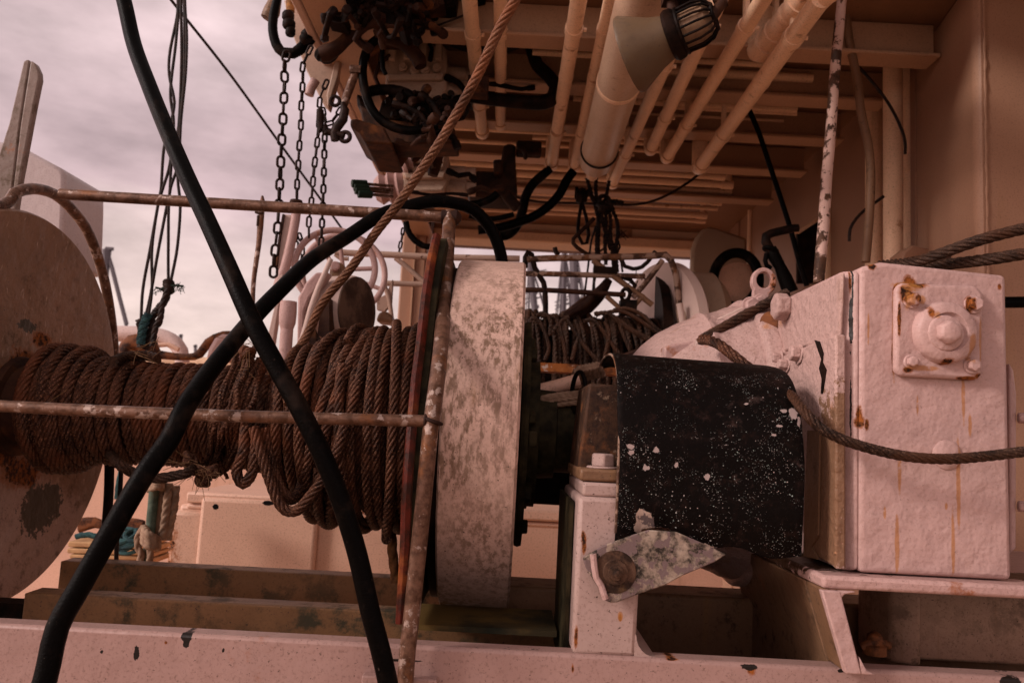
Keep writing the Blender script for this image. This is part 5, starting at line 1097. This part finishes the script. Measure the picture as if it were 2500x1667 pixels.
mf = thing('overhead_manifold', 'dense dark cluster of greasy fittings, stub pipes and short hoses under the overhang edge', 'hydraulic manifold', pt('B', 900, 200, 2.2))
MF = [([(600, 20), (680, 60), (760, 50), (840, 90)], 34, 2.12, 'dark_rust'), ([(700, 0), (720, 90), (700, 180), (650, 240)], 30, 2.16, 'black_metal'), ([(880, 0), (900, 80), (960, 130), (1060, 140)], 36, 2.18, 'black_metal'),
      ([(1000, 20), (1060, 90), (1150, 120), (1230, 90)], 34, 2.14, 'dark_rust'), ([(1180, 0), (1200, 70), (1290, 120), (1400, 130)], 40, 2.3, 'black_metal'), ([(1450, 60), (1500, 120), (1520, 190), (1490, 240)], 46, 2.3, 'dark_rust'),
      ([(1640, 0), (1660, 100), (1700, 170), (1690, 240)], 44, 2.3, 'black_metal'), ([(1100, 230), (1200, 250), (1250, 330), (1240, 400)], 22, 2.25, 'black_metal'), ([(960, 380), (900, 430), (870, 520), (900, 600)], 22, 2.28, 'dark_rust'),
      ([(1000, 700), (1080, 720), (1180, 780), (1230, 860)], 34, 2.05, 'black_metal'), ([(1180, 640), (1260, 700), (1300, 780), (1380, 830)], 38, 2.1, 'black_metal'), ([(1350, 520), (1430, 560), (1480, 640), (1460, 720)], 34, 2.3, 'black_metal'),
      ([(1240, 870), (1330, 900), (1400, 930), (1420, 990)], 36, 2.2, 'black_metal'), ([(1130, 1080), (1180, 1040), (1240, 1050), (1260, 1120)], 26, 2.42, 'dark_rust'), ([(1360, 1150), (1430, 1180), (1500, 1170), (1540, 1210)], 30, 2.5, 'black_metal'),
      ([(1500, 1290), (1580, 1260), (1640, 1280), (1720, 1260)], 30, 2.55, 'dark_rust'), ([(1120, 1290), (1240, 1310), (1380, 1300), (1480, 1310)], 18, 2.4, 'black_metal'), ([(1640, 560), (1740, 580), (1850, 600), (1930, 590)], 26, 2.4, 'black_metal')]
for q, wpx, Y, mt in MF:
    r = sz(wpx / 2 / 2.7506 * 1.25, Y); P = T('B', Y, q); m = MB(); m.tube(P, [r, r * 1.05, r * .95, r], n=14)
    for e in (0, -1):
        d = (P[1] - P[0]) if e == 0 else (P[-2] - P[-1]); d = d.normalized(); m.lathe([(-.006, r * 1.1), (0, r * 1.32), (.016, r * 1.32), (.02, r * 1.1)], P[e], d, n=6 if wpx < 35 else 16)
    obj('hose_fitting', m, M[mt], mf, angle=40)
for (x0_, y0_, x1_, y1_, Y_, mt) in ((640, -60, 900, 40, 2.0, 'black_metal'), (900, -60, 1130, 60, 2.02, 'dark_rust'), (1150, -60, 1420, 50, 2.06, 'black_metal'), (1000, 100, 1120, 190, 2.0, 'black_metal'), (1430, -60, 1620, 20, 2.1, 'black_metal')):
    m = MB(); m.prism(T('B', Y_, [(x0_, y0_), (x1_, y0_), (x1_ - 12, y1_ - 10), (x1_ - 60, y1_), (x0_ + 30, y1_ - 14), (x0_ + 6, y1_ - 40)]), (0, .10, 0))
    for k in range(3): m.lathe([(0, .013), (-.010, .013), (-.011, .008), (-.018, .008)], pt('B', x0_ + (x1_ - x0_) * (.25 + .25 * k), y1_ - 35, Y_), (0, 1, 0), n=6)
    obj('pump_casing', m, M[mt], mf, bevel=.006)
rnd = random.Random(77)
for k in range(42):
    x = rnd.uniform(560, 1300); y = rnd.uniform(-30, 210) if k < 26 else rnd.uniform(640, 960); Y = rnd.uniform(1.85, 2.08) if k < 26 else rnd.uniform(2.0, 2.2)
    if y > 500: x = rnd.uniform(950, 1400)
    q = [(x, y)]
    for j in range(3): q.append((q[-1][0] + rnd.uniform(-90, 90), q[-1][1] + rnd.uniform(-60, 70)))
    r = sz(rnd.uniform(16, 34) / 2.7506, Y); P = T('B', Y, q); P = [p_ + Vector((0, rnd.uniform(-.05, .05), 0)) for p_ in P]; m = MB(); m.tube(P, r * .8, n=12)
    for e in (0, -1):
        d = ((P[1] - P[0]) if e == 0 else (P[-2] - P[-1])).normalized(); m.lathe([(-.005, r * .9), (0, r * 1.12), (.016, r * 1.12), (.02, r * .9)], P[e], d, n=6 if k % 2 else 16)
    obj('short_hose', m, M['black_metal' if k % 3 else 'dark_rust'], mf, angle=40)
for (x, y, a, b) in ((700, 30, .10, .06), (930, 200, .09, .05), (1120, 60, .10, .06), (640, 120, .05, .06), (820, 60, .08, .05), (980, 60, .07, .06), (1260, 40, .06, .04), (1010, 780, .09, .05), (1160, 760, .07, .07), (1330, 740, .06, .05), (1560, 590, .06, .05)):
    YY = 2.04 if y < 130 else 2.24
    m = MB(); m.cbox(pt('B', x, y, YY), (a, .06, b), Matrix.Rotation(random.uniform(-.3, .3), 3, 'Y')); m.lathe([(0, .018), (-.012, .018), (-.013, .011), (-.02, .011)], pt('B', x, y, YY - .03), (0, 1, 0), n=6)
    obj('fitting_block', m, M['black_metal' if x % 3 else 'dark_rust'], mf, bevel=.005)
m = MB()
for (x, y, r_) in ((285, 110, .017), (290, 165, .018), (300, 215, .014), (560, 370, .030), (520, 360, .026), (415, 235, .018), (405, 260, .018)): m.lathe([(-.012, r_ * .8), (-.006, r_), (.006, r_), (.012, r_ * .8)], pt('B', x, y, 2.13), (.5, 0, -.6) if x > 400 else (0, 0, 1), n=16)
obj('couplings', m, M['black_metal'], None, label='dark ring couplings clamped on the hook shaped hose', cat='hose coupling')
m = MB(); m.prism(T('B', 2.7, [(1490, 1170), (1560, 1145), (1700, 1150), (1730, 980), (1760, 960), (1810, 970), (1815, 1160), (1825, 1300), (1760, 1330), (1500, 1320), (1480, 1260)]), (0, .15, 0)); m.prism(T('B', 2.65, [(1660, 1070), (1720, 1065), (1730, 1160), (1665, 1165)]), (0, .1, 0)); m.tube(T('B', 2.65, [(1815, 990), (1860, 1000), (1880, 1040), (1875, 1075)]), .008); m.tube(T('B', 2.68, [(1740, 1290), (1770, 1340), (1830, 1400)]), .02)
m.cbox(pt('B', 1900, 1005, 2.75), (.09, .05, .05))
obj('hydraulic_motor', m, rusty('motor_dark', a=(.014, .006, .004), b=(.04, .016, .008), c2=(.08, .03, .012), scale=24), None, bevel=.01, label='dark greasy hydraulic motor under the overhang above the guard rail corner', cat='hydraulic motor')
for l_, Y_, q_ in (('black greasy pump body right of the upper valve block', 2.5, [(1380, 430), (1400, 380), (1500, 400), (1560, 380), (1640, 560), (1540, 640), (1420, 600), (1350, 500)]), ('black greasy pump body highest beside the rusty overhead pipe', 2.5, [(1880, 90), (1960, 60), (2080, 40), (2100, 250), (2010, 290), (1880, 230)]),
                   ('small black pump body left of the big hose loop', 2.45, [(740, 620), (780, 640), (860, 750), (800, 780), (745, 700)]), ('wide black pump body under the upper valve block', 2.4, [(930, 650), (1250, 660), (1340, 700), (1280, 850), (1000, 830), (940, 760)])):
    m = MB(); m.prism(T('B', Y_, q_), (0, .15, 0)); obj('greasy_pump', m, M['black_metal'], None, bevel=.012, label=l_, cat='pump')

# ================================================================ MIDDLE DISTANCE LEFT CENTRE: handwheels, posts, rear winch
def wheel(cx, cy, Y, Rp, tube, yaw, pitch, label, spokes=3, a0=.4):
    c = pt('F', cx, cy, Y); axis = Vector((math.sin(yaw), -math.cos(yaw), pitch)).normalized(); Rr = sz(Rp / 2.7506, Y)
    t = thing('handwheel', label, 'handwheel', c, 'white handwheels'); m = MB(); m.torus(c, axis, Rr, tube, n=60, m=12); obj('rim', m, M['white_paint'], t, angle=60)
    ref = Vector((0, 0, 1)); u = (ref - axis * ref.dot(axis)).normalized(); w = axis.cross(u)
    for k in range(spokes):
        an = a0 + k * 2 * math.pi / spokes; e = u * math.cos(an) + w * math.sin(an); m = MB(); m.tube([c - axis * .02, c + e * Rr * .5 - axis * .01, c + e * Rr], tube * .72, n=8); obj('spoke', m, M['white_paint'], t, angle=60)
    m = MB(); m.lathe([(-.02, .013), (.02, .013), (.023, .009)], c, axis, n=16); obj('hub', m, M['white_paint'], t)
wheel(600, 560, 2.2, 268, .0092, R(12), .1, 'larger front white handwheel behind the crossing hose and wire', 3, .6)
wheel(660, 600, 2.38, 275, .0092, R(12), .1, 'rear white handwheel partly hidden behind the front one', 3, .2)
rw = thing('side_winch', 'small rusty white winch with pedestals and a wooden faced flange behind the near drum', 'winch', pt('F', 500, 1100, 2.0))
m = MB(); c = pt('F', 285, 840, 2.0); c2_ = pt('F', 262, 1180, 2.0)
m.lathe([(.02, sz(20, 2.0)), (-.01, sz(21, 2.0)), (-.035, sz(20, 2)), (-.05, sz(15.5, 2))], c, (c - c2_), n=28); m.rod(c, c2_, sz(15.5, 2.0), n=24); obj('pedestal', m, M['white_paint'], rw, angle=40)
m = MB(); m.prism(T('F', 2.05, [(340, 1200), (348, 760), (400, 660), (470, 590), (560, 590), (510, 660), (430, 760), (395, 850), (395, 1200)]), (0, .05, 0)); obj('side_frame', m, M['white_paint'], rw, bevel=.006)
m = MB(); m.prism(T('F', 2.2, [(540, 800), (560, 560), (590, 512), (640, 520), (690, 590), (720, 700), (700, 900), (560, 1100)]), (0, .06, 0)); obj('rear_frame', m, M['brown_paint'], rw, bevel=.01)
m = MB(); m.tube(T('F', 1.98, [(572, 500), (530, 600), (490, 690), (440, 830), (405, 960), (375, 1060)]), [.006, .007, .0075, .008, .008, .008], n=14); obj('diagonal_bar', m, M['flaky_white'], rw, angle=60)
cf = pt('F', 745, 850, 2.15); rF = sz(238 / 2.7506, 2.15)
m = MB(); m.lathe([(-.075, rF), (-.01, rF * 1.01), (0, rF * .98)], cf, (.93, -.36, 0), n=64); obj('flange_rim', m, M['flaky_white'], rw, angle=40)
m = MB(); m.lathe([(0, rF * .975), (.004, rF * .97), (.006, .001)], cf, (.93, -.36, 0), n=64); obj('wooden_face', m, rusty('wood_face', a=(.035, .018, .012), b=(.11, .065, .045), c2=(.2, .12, .08), scale=14), rw)
m = MB(); m.prism(T('F', 2.02, [(480, 1010), (500, 860), (560, 760), (560, 1060)]), (0, .1, 0)); m.prism(T('F', 2.1, [(540, 740), (620, 720), (640, 1000), (540, 1010)]), (0, .1, 0)); m.prism(T('F', 2.12, [(385, 850), (470, 850), (470, 1100), (385, 1100)]), (0, .1, 0)); obj('dark_drum', m, M['dark_rust'], rw)
m = MB(); m.prism(T('F', 2.3, [(870, 920), (890, 860), (930, 845), (975, 870), (990, 930)]), (0, .08, 0)); obj('rounded_cap', m, M['brown_paint'], rw, bevel=.01)
fp = thing('slim_post', 'slim rusty upright post with a pointed top left of the chains', 'post', pt('E', 1700, 800, 2.2))
m = MB(); m.tube(T('E', 2.2, [(1762, 78), (1763, 120), (1755, 200), (1748, 280), (1738, 400), (1715, 560), (1700, 700), (1695, 1000)]), [.003, .008, .0085, .009, .0075, .007, .0065, .0065], n=12); obj('upright', m, M['tube_metal'], fp, angle=60)
m = MB(); m.tube(T('E', 2.19, [(1715, 185), (1735, 195), (1765, 190)]), .004, n=8); m.tube(T('E', 2.18, [(1735, 210), (1730, 280)]), .004, n=8); obj('hook_latch', m, M['dark_rust'], fp)
tw = thing('twin_post', 'pair of leaning posts, one flat and dark edged and one round with a mushroom head', 'post', pt('F', 150, 1050, 2.1))
m = MB(); m.prism(T('F', 2.15, [(250, 200), (310, 205), (270, 400), (262, 560), (218, 575), (205, 540), (222, 380)]), (0, .02, 0)); m.prism(T('F', 2.1, [(150, 1000), (190, 830), (215, 620), (250, 600), (215, 850), (180, 1080), (120, 1080)]), (0, .03, 0)); obj('flat_bar', m, M['flaky_white'], tw, bevel=.002)
m = MB(); m.prism(T('F', 2.14, [(245, 200), (258, 200), (228, 380), (208, 560), (198, 540), (215, 380)]), (0, .026, 0)); obj('rusty_edge', m, M['dark_rust'], tw)
m = MB(); m.tube(T('F', 2.12, [(343, 140), (335, 230), (310, 360), (285, 480), (262, 570), (230, 640), (190, 800)]), [.0125, .0125, .0125, .013, .0135, .0135, .0135], n=16); obj('round_bar', m, M['white_paint'], tw, angle=60)
m = MB(); m.lathe([(0, .016), (.004, .018), (.010, .016), (.013, .005)], pt('F', 338, 132, 2.12), (0, 0, 1), n=20); obj('mushroom_head', m, M['dark_rust'], tw)

# rear guard rails left of the brake drum
rg = thing('rear_rail', 'rusty white railing of tubes behind the near drum reaching the brake drum', 'railing', pt('F', 1180, 800, 2.5))
m = MB(); m.tube(T('F', 2.5, [(600, 462), (640, 458), (700, 462), (850, 468), (1000, 475), (1250, 488), (1500, 494), (1840, 500)]), .0105, n=14); m.tube(T('F', 2.5, [(600, 470), (640, 500), (690, 500)]), .007); obj('upper_tube', m, M['rail_pale'], rg, angle=60)
m = MB(); m.tube(T('F', 2.6, [(1005, 495), (1100, 570), (1185, 645), (1280, 720)]), .0085, n=12); obj('brace', m, M['rail_pale'], rg, angle=60)
m = MB(); m.tube(T('F', 2.6, [(945, 665), (1060, 668), (1180, 672), (1400, 680)]), .0095, n=12); obj('lower_tube', m, M['rail_pale'], rg, angle=60)
m = MB(); m.tube(T('F', 2.55, [(930, 680), (960, 760), (975, 860), (985, 950)]), .0075, n=12); m.prism(T('F', 2.55, [(880, 770), (940, 740), (985, 640), (975, 800), (930, 850), (880, 840)]), (0, .03, 0)); obj('stay', m, M['rail_pale'], rg, angle=60)

# rear winch at centre right
rr_ = thing('rear_guard', 'bent rusty white tube guard frame over the rear winch', 'guard rail', pt('G', 1265, 1040, 2.4))
def gt(name, pts, r, mat='rail_brown', Y=2.4):
    m = MB(); m.tube(T('G', Y, pts), r, n=14); return obj(name, m, M[mat], rr_, angle=60)
gt('top_tube', [(235, 505), (400, 497), (700, 492), (1000, 484), (1120, 478), (1165, 472), (1205, 510), (1235, 590), (1250, 700), (1262, 850), (1270, 1000)], .0102)
gt('middle_tube', [(180, 600), (400, 602), (700, 610), (1030, 618)], .0085)
gt('lower_tube', [(180, 708), (400, 712), (700, 730), (900, 742)], .008, 'dark_rust')
gt('hook_end', [(225, 560), (228, 490), (245, 455), (268, 470), (290, 560), (325, 620), (350, 660), (362, 760), (362, 900)], .0085, 'black_metal')
gt('diagonal_tube', [(1148, 510), (1090, 590), (1020, 680), (950, 760)], .0085)
gt('cross_brace', [(680, 510), (760, 570), (850, 640), (960, 720), (1080, 810)], .009, 'brown_paint')
gt('cross_brace', [(1020, 740), (950, 830)], .0075, 'brown_paint')
gt('low_brace', [(770, 750), (860, 830), (900, 860)], .0075, 'brown_paint')
m = MB(); m.tube(T('G', 2.5, [(500, 905), (560, 870), (640, 810), (720, 740), (790, 640)]), [.024, .028, .028, .022, .012], n=14); m.tube(T('G', 2.45, [(500, 880), (640, 800), (780, 650)]), .012); obj('tarred_boom', m, M['dark_rust'], None, label='thick tarred dark boom lying diagonally over the rear winch ropes', cat='boom')
m = MB(); m.torus(pt('G', 900, 740, 2.4), (.8, .6, 0), .018, .006); m.tube(T('G', 2.4, [(870, 620), (930, 640), (965, 680), (940, 720), (900, 700)]), .007); m.cbox(pt('G', 915, 830, 2.4), (.05, .04, .045)); m.cbox(pt('G', 760, 580, 2.4), (.07, .03, .02))
for k in range(10): c = pt('G', 960 + random.uniform(-60, 70), 660 + random.uniform(-70, 70), 2.4); m.sweep([c, c + Vector((random.uniform(-1, 1), 0, random.uniform(-1, 1))) * .03], .0015, n=5)
obj('tangled_fittings', m, M['black_metal'], None, label='tangle of black shackles and wire ends on the rear guard', cat='shackles')
tubething('slack_cable', 'thin slack cable curving below the bent tube guard at its right', 'cable', T('G', 2.6, [(870, 500), (895, 550), (950, 568), (1010, 555), (1050, 520), (1100, 450)]), .007, 'cable', n=8)
tubething('short_cable', 'short curved cable end hanging under the far beam', 'cable', T('G', 2.9, [(425, 425), (432, 455), (450, 475)]), .009, 'cable', n=8)
rwi = thing('rear_winch', 'rear winch drum heaped with brown wire between the guard tubes', 'winch drum', pt('G', 1100, 1100, 2.4))
cen = pt('G', 700, 1330, 2.55)
m = MB(); m.lathe([(-.5, .165), (.95 - .45, .165)], Vector((cen.x, 2.55, cen.z)), (1, 0, 0), n=32); obj('core', m, M['black_metal'], rwi)
cw = Vector((pt('G', 1130, 880, 2.35).x, 2.5, pt('G', 1130, 880, 2.35).z))
m = MB(); m.lathe([(-.03, .255), (.0, .26), (.012, .25), (.013, .0001)], Vector((pt('G', 1170, 900, 2.5).x, 2.55, cen.z + .14)), (.93, .36, 0), n=64); obj('flange', m, M['flaky_white'], rwi)
xbd0 = pt('G', 1260, 800, 2.45).x; xbd1 = pt('G', 1605, 800, 2.45).x
zc_ = pt('G', 1420, 605, 2.65).z - .30
m = MB(); m.lathe([(.0, .27), (.0, .295), (.004, .30), (xbd1 - xbd0 - .03, .30), (xbd1 - xbd0, .27), (xbd1 - xbd0, .0001)], Vector((xbd0, 2.65, zc_)), (1, 0, 0), n=96); obj('brake_drum', m, M['dark_beige'], rwi, angle=30)
m = MB(); m.lathe([(0, .285), (.03, .285)], Vector((xbd0 - .06, 2.65, zc_)), (1, 0, 0), n=64); obj('brake_band', m, M['black_metal'], rwi)
m = MB(); m.tube(T('G', 2.35, [(1262, 800), (1280, 900), (1290, 1000)]), [.01, .01, .01]); obj('band_edge', m, M['flaky_white'], rwi)
m = MB(); c = pt('G', 1440, 900, 2.34); m.prism(T('G', 2.345, [(1380, 870), (1410, 895), (1450, 880), (1500, 860), (1590, 850), (1500, 930), (1440, 960), (1370, 960)]), (0, .01, 0)); obj('rust_patch_plate', m, M['dark_rust'], rwi, bevel=.002)
m = MB(); rnd = random.Random(21)
for k in range(64):
    X = pt('G', 150 + k * 17 + rnd.uniform(-10, 10), 1000, 2.3).x; r0 = .195 + rnd.uniform(-.012, .02) ; tl = rnd.uniform(-.02, .05); P = []
    for i in range(25):
        a = 2 * math.pi * i / 24; P.append(Vector((X + tl * math.sin(a + rnd.uniform(0, .1)), 2.55 - r0 * math.sin(a), cen.z + r0 * 1.02 * math.cos(a) + (.0))))
    m.rope(P, .0075, seg=.012, lay=.075, strands=4, n=8)
for q in ([(250, 960), (270, 900), (320, 920), (360, 1000), (385, 1100), (360, 1180)], [(300, 880), (360, 870), (400, 920), (390, 1010), (430, 960), (480, 910), (520, 890)], [(450, 880), (500, 900), (560, 990), (630, 1090), (720, 1190)], [(620, 920), (680, 910), (740, 970), (800, 1060), (860, 1140)],
          [(700, 880), (760, 860), (840, 900), (950, 980), (1110, 1060)], [(780, 860), (860, 850), (940, 880), (1050, 950), (1180, 1040)], [(820, 845), (900, 835), (1000, 870), (1100, 960), (1190, 1030)], [(690, 870), (730, 865), (800, 880), (900, 960), (1080, 1060)], [(860, 940), (890, 1020), (930, 1110)], [(330, 890), (380, 880), (440, 910), (480, 1040), (500, 1180)], [(560, 910), (590, 1000), (560, 1100), (540, 1180)], [(760, 920), (790, 1000), (760, 1170)]):
    m.rope(T('G', 2.30, q), .0066, seg=.008, lay=.06, strands=5, n=15)
obj('wire_rope', m, M['wire_dark'], None, angle=60, label='loose brown wire rope heaped in crossing loops on the rear winch drum', cat='wire rope')
m = MB(); m.prism(T('G', 1.75, [(700, 1200), (900, 1130), (1200, 1030), (1460, 950), (1560, 870), (1600, 850), (1640, 850), (1500, 960), (1400, 1040), (1150, 1100), (1000, 1160), (900, 1160), (800, 1240), (700, 1260)]), (0, .04, 0))
obj('dark_strap', m, M['dark_rust'], None, bevel=.01, label='dark rusty arm rising diagonally from the black cover toward the rear drum', cat='brake arm')
# rear plate discs near far pillar
m = MB(); m.prism(T('G', 3.6, [(1345, 700), (1338, 560), (1345, 430), (1375, 350), (1420, 300), (1470, 285), (1520, 292), (1720, 360), (1720, 820), (1400, 820)]), (0, .04, 0)); obj('far_flange', m, M['dark_beige'], None, bevel=.015, label='large rounded beige plate standing behind the rear brake drum', cat='steel plate')
m = MB(); m.torus(pt('G', 1640, 640, 3.3), (.3, 1, 0), .115, .022, sx=.8); obj('ring_fender', m, M['rubber'], None, label='black ring fender in front of the beige plate', cat='fender')
m = MB(); m.lathe([(0, .10), (.02, .11), (.03, .001)], pt('G', 1650, 700, 3.35), (0, -1, 0), n=32); obj('cream_disc', m, M['cab_paint'], None, label='pale cream disc half hidden by the far pillar', cat='disc')
tubething('small_peg', 'short rounded peg on top of the rear brake drum', 'peg', T('G', 2.6, [(1278, 560), (1290, 590), (1305, 640)]), .008, 'dark_beige')

# ================================================================ CAMERA, LIGHT, SKY
cd = bpy.data.cameras.new('camera'); cam = bpy.data.objects.new('camera', cd); col.objects.link(cam)
cam.matrix_world = Matrix.Translation(CAM) @ ROT.to_4x4()
cd.sensor_width = 36; cd.lens = 36 * F / 2500; cd.clip_start = .02; cd.clip_end = 5000
cd.dof.use_dof = True; cd.dof.focus_distance = 1.15; cd.dof.aperture_fstop = 9
scene.camera = cam
SUN_EL, SUN_AZ = 27, -66     # soft overcast glow from the upper left, a little behind the camera
sd = bpy.data.lights.new('sun', 'SUN'); sd.energy = 1.5; sd.angle = R(11); sd.color = (1, .90, .84)
so = bpy.data.objects.new('sun', sd); col.objects.link(so)
dirv = Vector((math.sin(R(SUN_AZ)) * math.cos(R(SUN_EL)), -math.cos(R(SUN_AZ)) * math.cos(R(SUN_EL)), math.sin(R(SUN_EL))))
so.rotation_euler = dirv.to_track_quat('Z', 'Y').to_euler()
w = bpy.data.worlds.new('World'); scene.world = w; w.use_nodes = True; nt = w.node_tree
bg = nt.nodes['Background']; sky = nt.nodes.new('ShaderNodeTexSky'); sky.sky_type = 'NISHITA'; sky.sun_disc = False
sky.sun_elevation = R(SUN_EL); sky.sun_rotation = math.atan2(dirv.x, dirv.y)
tc = nt.nodes.new('ShaderNodeTexCoord')
def wm(op, a, b=None):
    n = nt.nodes.new('ShaderNodeMath'); n.operation = op
    for i, v in enumerate((a, b)):
        if v is None: continue
        if hasattr(v, 'links'): nt.links.new(v, n.inputs[i])
        else: n.inputs[i].default_value = v
    return n.outputs[0]
mp = nt.nodes.new('ShaderNodeMapping'); mp.inputs['Scale'].default_value = (1, 1, 2.6); nt.links.new(tc.outputs['Generated'], mp.inputs[0])
nz = nt.nodes.new('ShaderNodeTexNoise'); nz.inputs['Scale'].default_value = 2.6; nz.inputs['Detail'].default_value = 7; nz.inputs['Roughness'].default_value = .52; nz.inputs['Distortion'].default_value = .35
nt.links.new(mp.outputs[0], nz.inputs['Vector'])
sep = nt.nodes.new('ShaderNodeSeparateXYZ'); nt.links.new(tc.outputs['Generated'], sep.inputs[0])
ele = wm('ADD', sep.outputs['Z'], wm('MULTIPLY', wm('SUBTRACT', nz.outputs['Fac'], .5), .26))
rp = nt.nodes.new('ShaderNodeValToRGB'); nt.links.new(ele, rp.inputs[0])
K_ = 6.4
stops = [(.0, (.66, .50, .44)), (.10, (.70, .54, .49)), (.18, (.62, .475, .45)), (.25, (.47, .34, .35)), (.36, (.48, .355, .365)), (.50, (.66, .51, .51)), (.62, (.85, .70, .68)), (1.0, (.85, .70, .66))]
el = rp.color_ramp.elements
el[0].position = stops[0][0]; el[0].color = (*stops[0][1], 1); el[1].position = 1; el[1].color = (*stops[-1][1], 1); BRIGHT = 2.4
for p_, c_ in stops[1:-1]: e = el.new(p_); e.color = (*c_, 1)
nz2 = nt.nodes.new('ShaderNodeTexNoise'); nz2.inputs['Scale'].default_value = 7; nz2.inputs['Detail'].default_value = 8; nz2.inputs['Roughness'].default_value = .55
nt.links.new(mp.outputs[0], nz2.inputs['Vector'])
hi = nt.nodes.new('ShaderNodeMapRange'); nt.links.new(sep.outputs['Z'], hi.inputs[0]); hi.inputs[1].default_value = .5; hi.inputs[2].default_value = .75; hi.inputs[3].default_value = 1; hi.inputs[4].default_value = .36
lf = nt.nodes.new('ShaderNodeMapRange'); lf.interpolation_type = 'SMOOTHSTEP'; nt.links.new(sep.outputs['X'], lf.inputs[0]); lf.inputs[1].default_value = -.55; lf.inputs[2].default_value = -.9; lf.inputs[3].default_value = 1; lf.inputs[4].default_value = 3.0  # sky far left, out of view, brightened as added fill for the overhang
bk = nt.nodes.new('ShaderNodeMapRange'); bk.interpolation_type = 'SMOOTHSTEP'; nt.links.new(sep.outputs['Y'], bk.inputs[0]); bk.inputs[1].default_value = .1; bk.inputs[2].default_value = -.5; bk.inputs[3].default_value = 1; bk.inputs[4].default_value = 1.5  # sky behind the camera lifted as well, unseen fill for the front faces
br = wm('MULTIPLY', wm('MULTIPLY', wm('MULTIPLY', hi.outputs[0], bk.outputs[0]), lf.outputs[0]), wm('MULTIPLY', wm('ADD', wm('MULTIPLY', wm('SUBTRACT', nz2.outputs['Fac'], .5), 1.25), 1.0), K_))
vm = nt.nodes.new('ShaderNodeVectorMath'); vm.operation = 'SCALE'; nt.links.new(rp.outputs[0], vm.inputs[0]); nt.links.new(br, vm.inputs['Scale'])
mx = nt.nodes.new('ShaderNodeMix'); mx.data_type = 'RGBA'; mx.inputs[0].default_value = .97
nt.links.new(sky.outputs[0], mx.inputs[6]); nt.links.new(vm.outputs[0], mx.inputs[7]); nt.links.new(mx.outputs[2], bg.inputs[0]); bg.inputs[1].default_value = .14
vs_ = scene.view_settings; vs_.view_transform = 'Standard'; vs_.look = 'None'; vs_.exposure = .58; vs_.gamma = 1
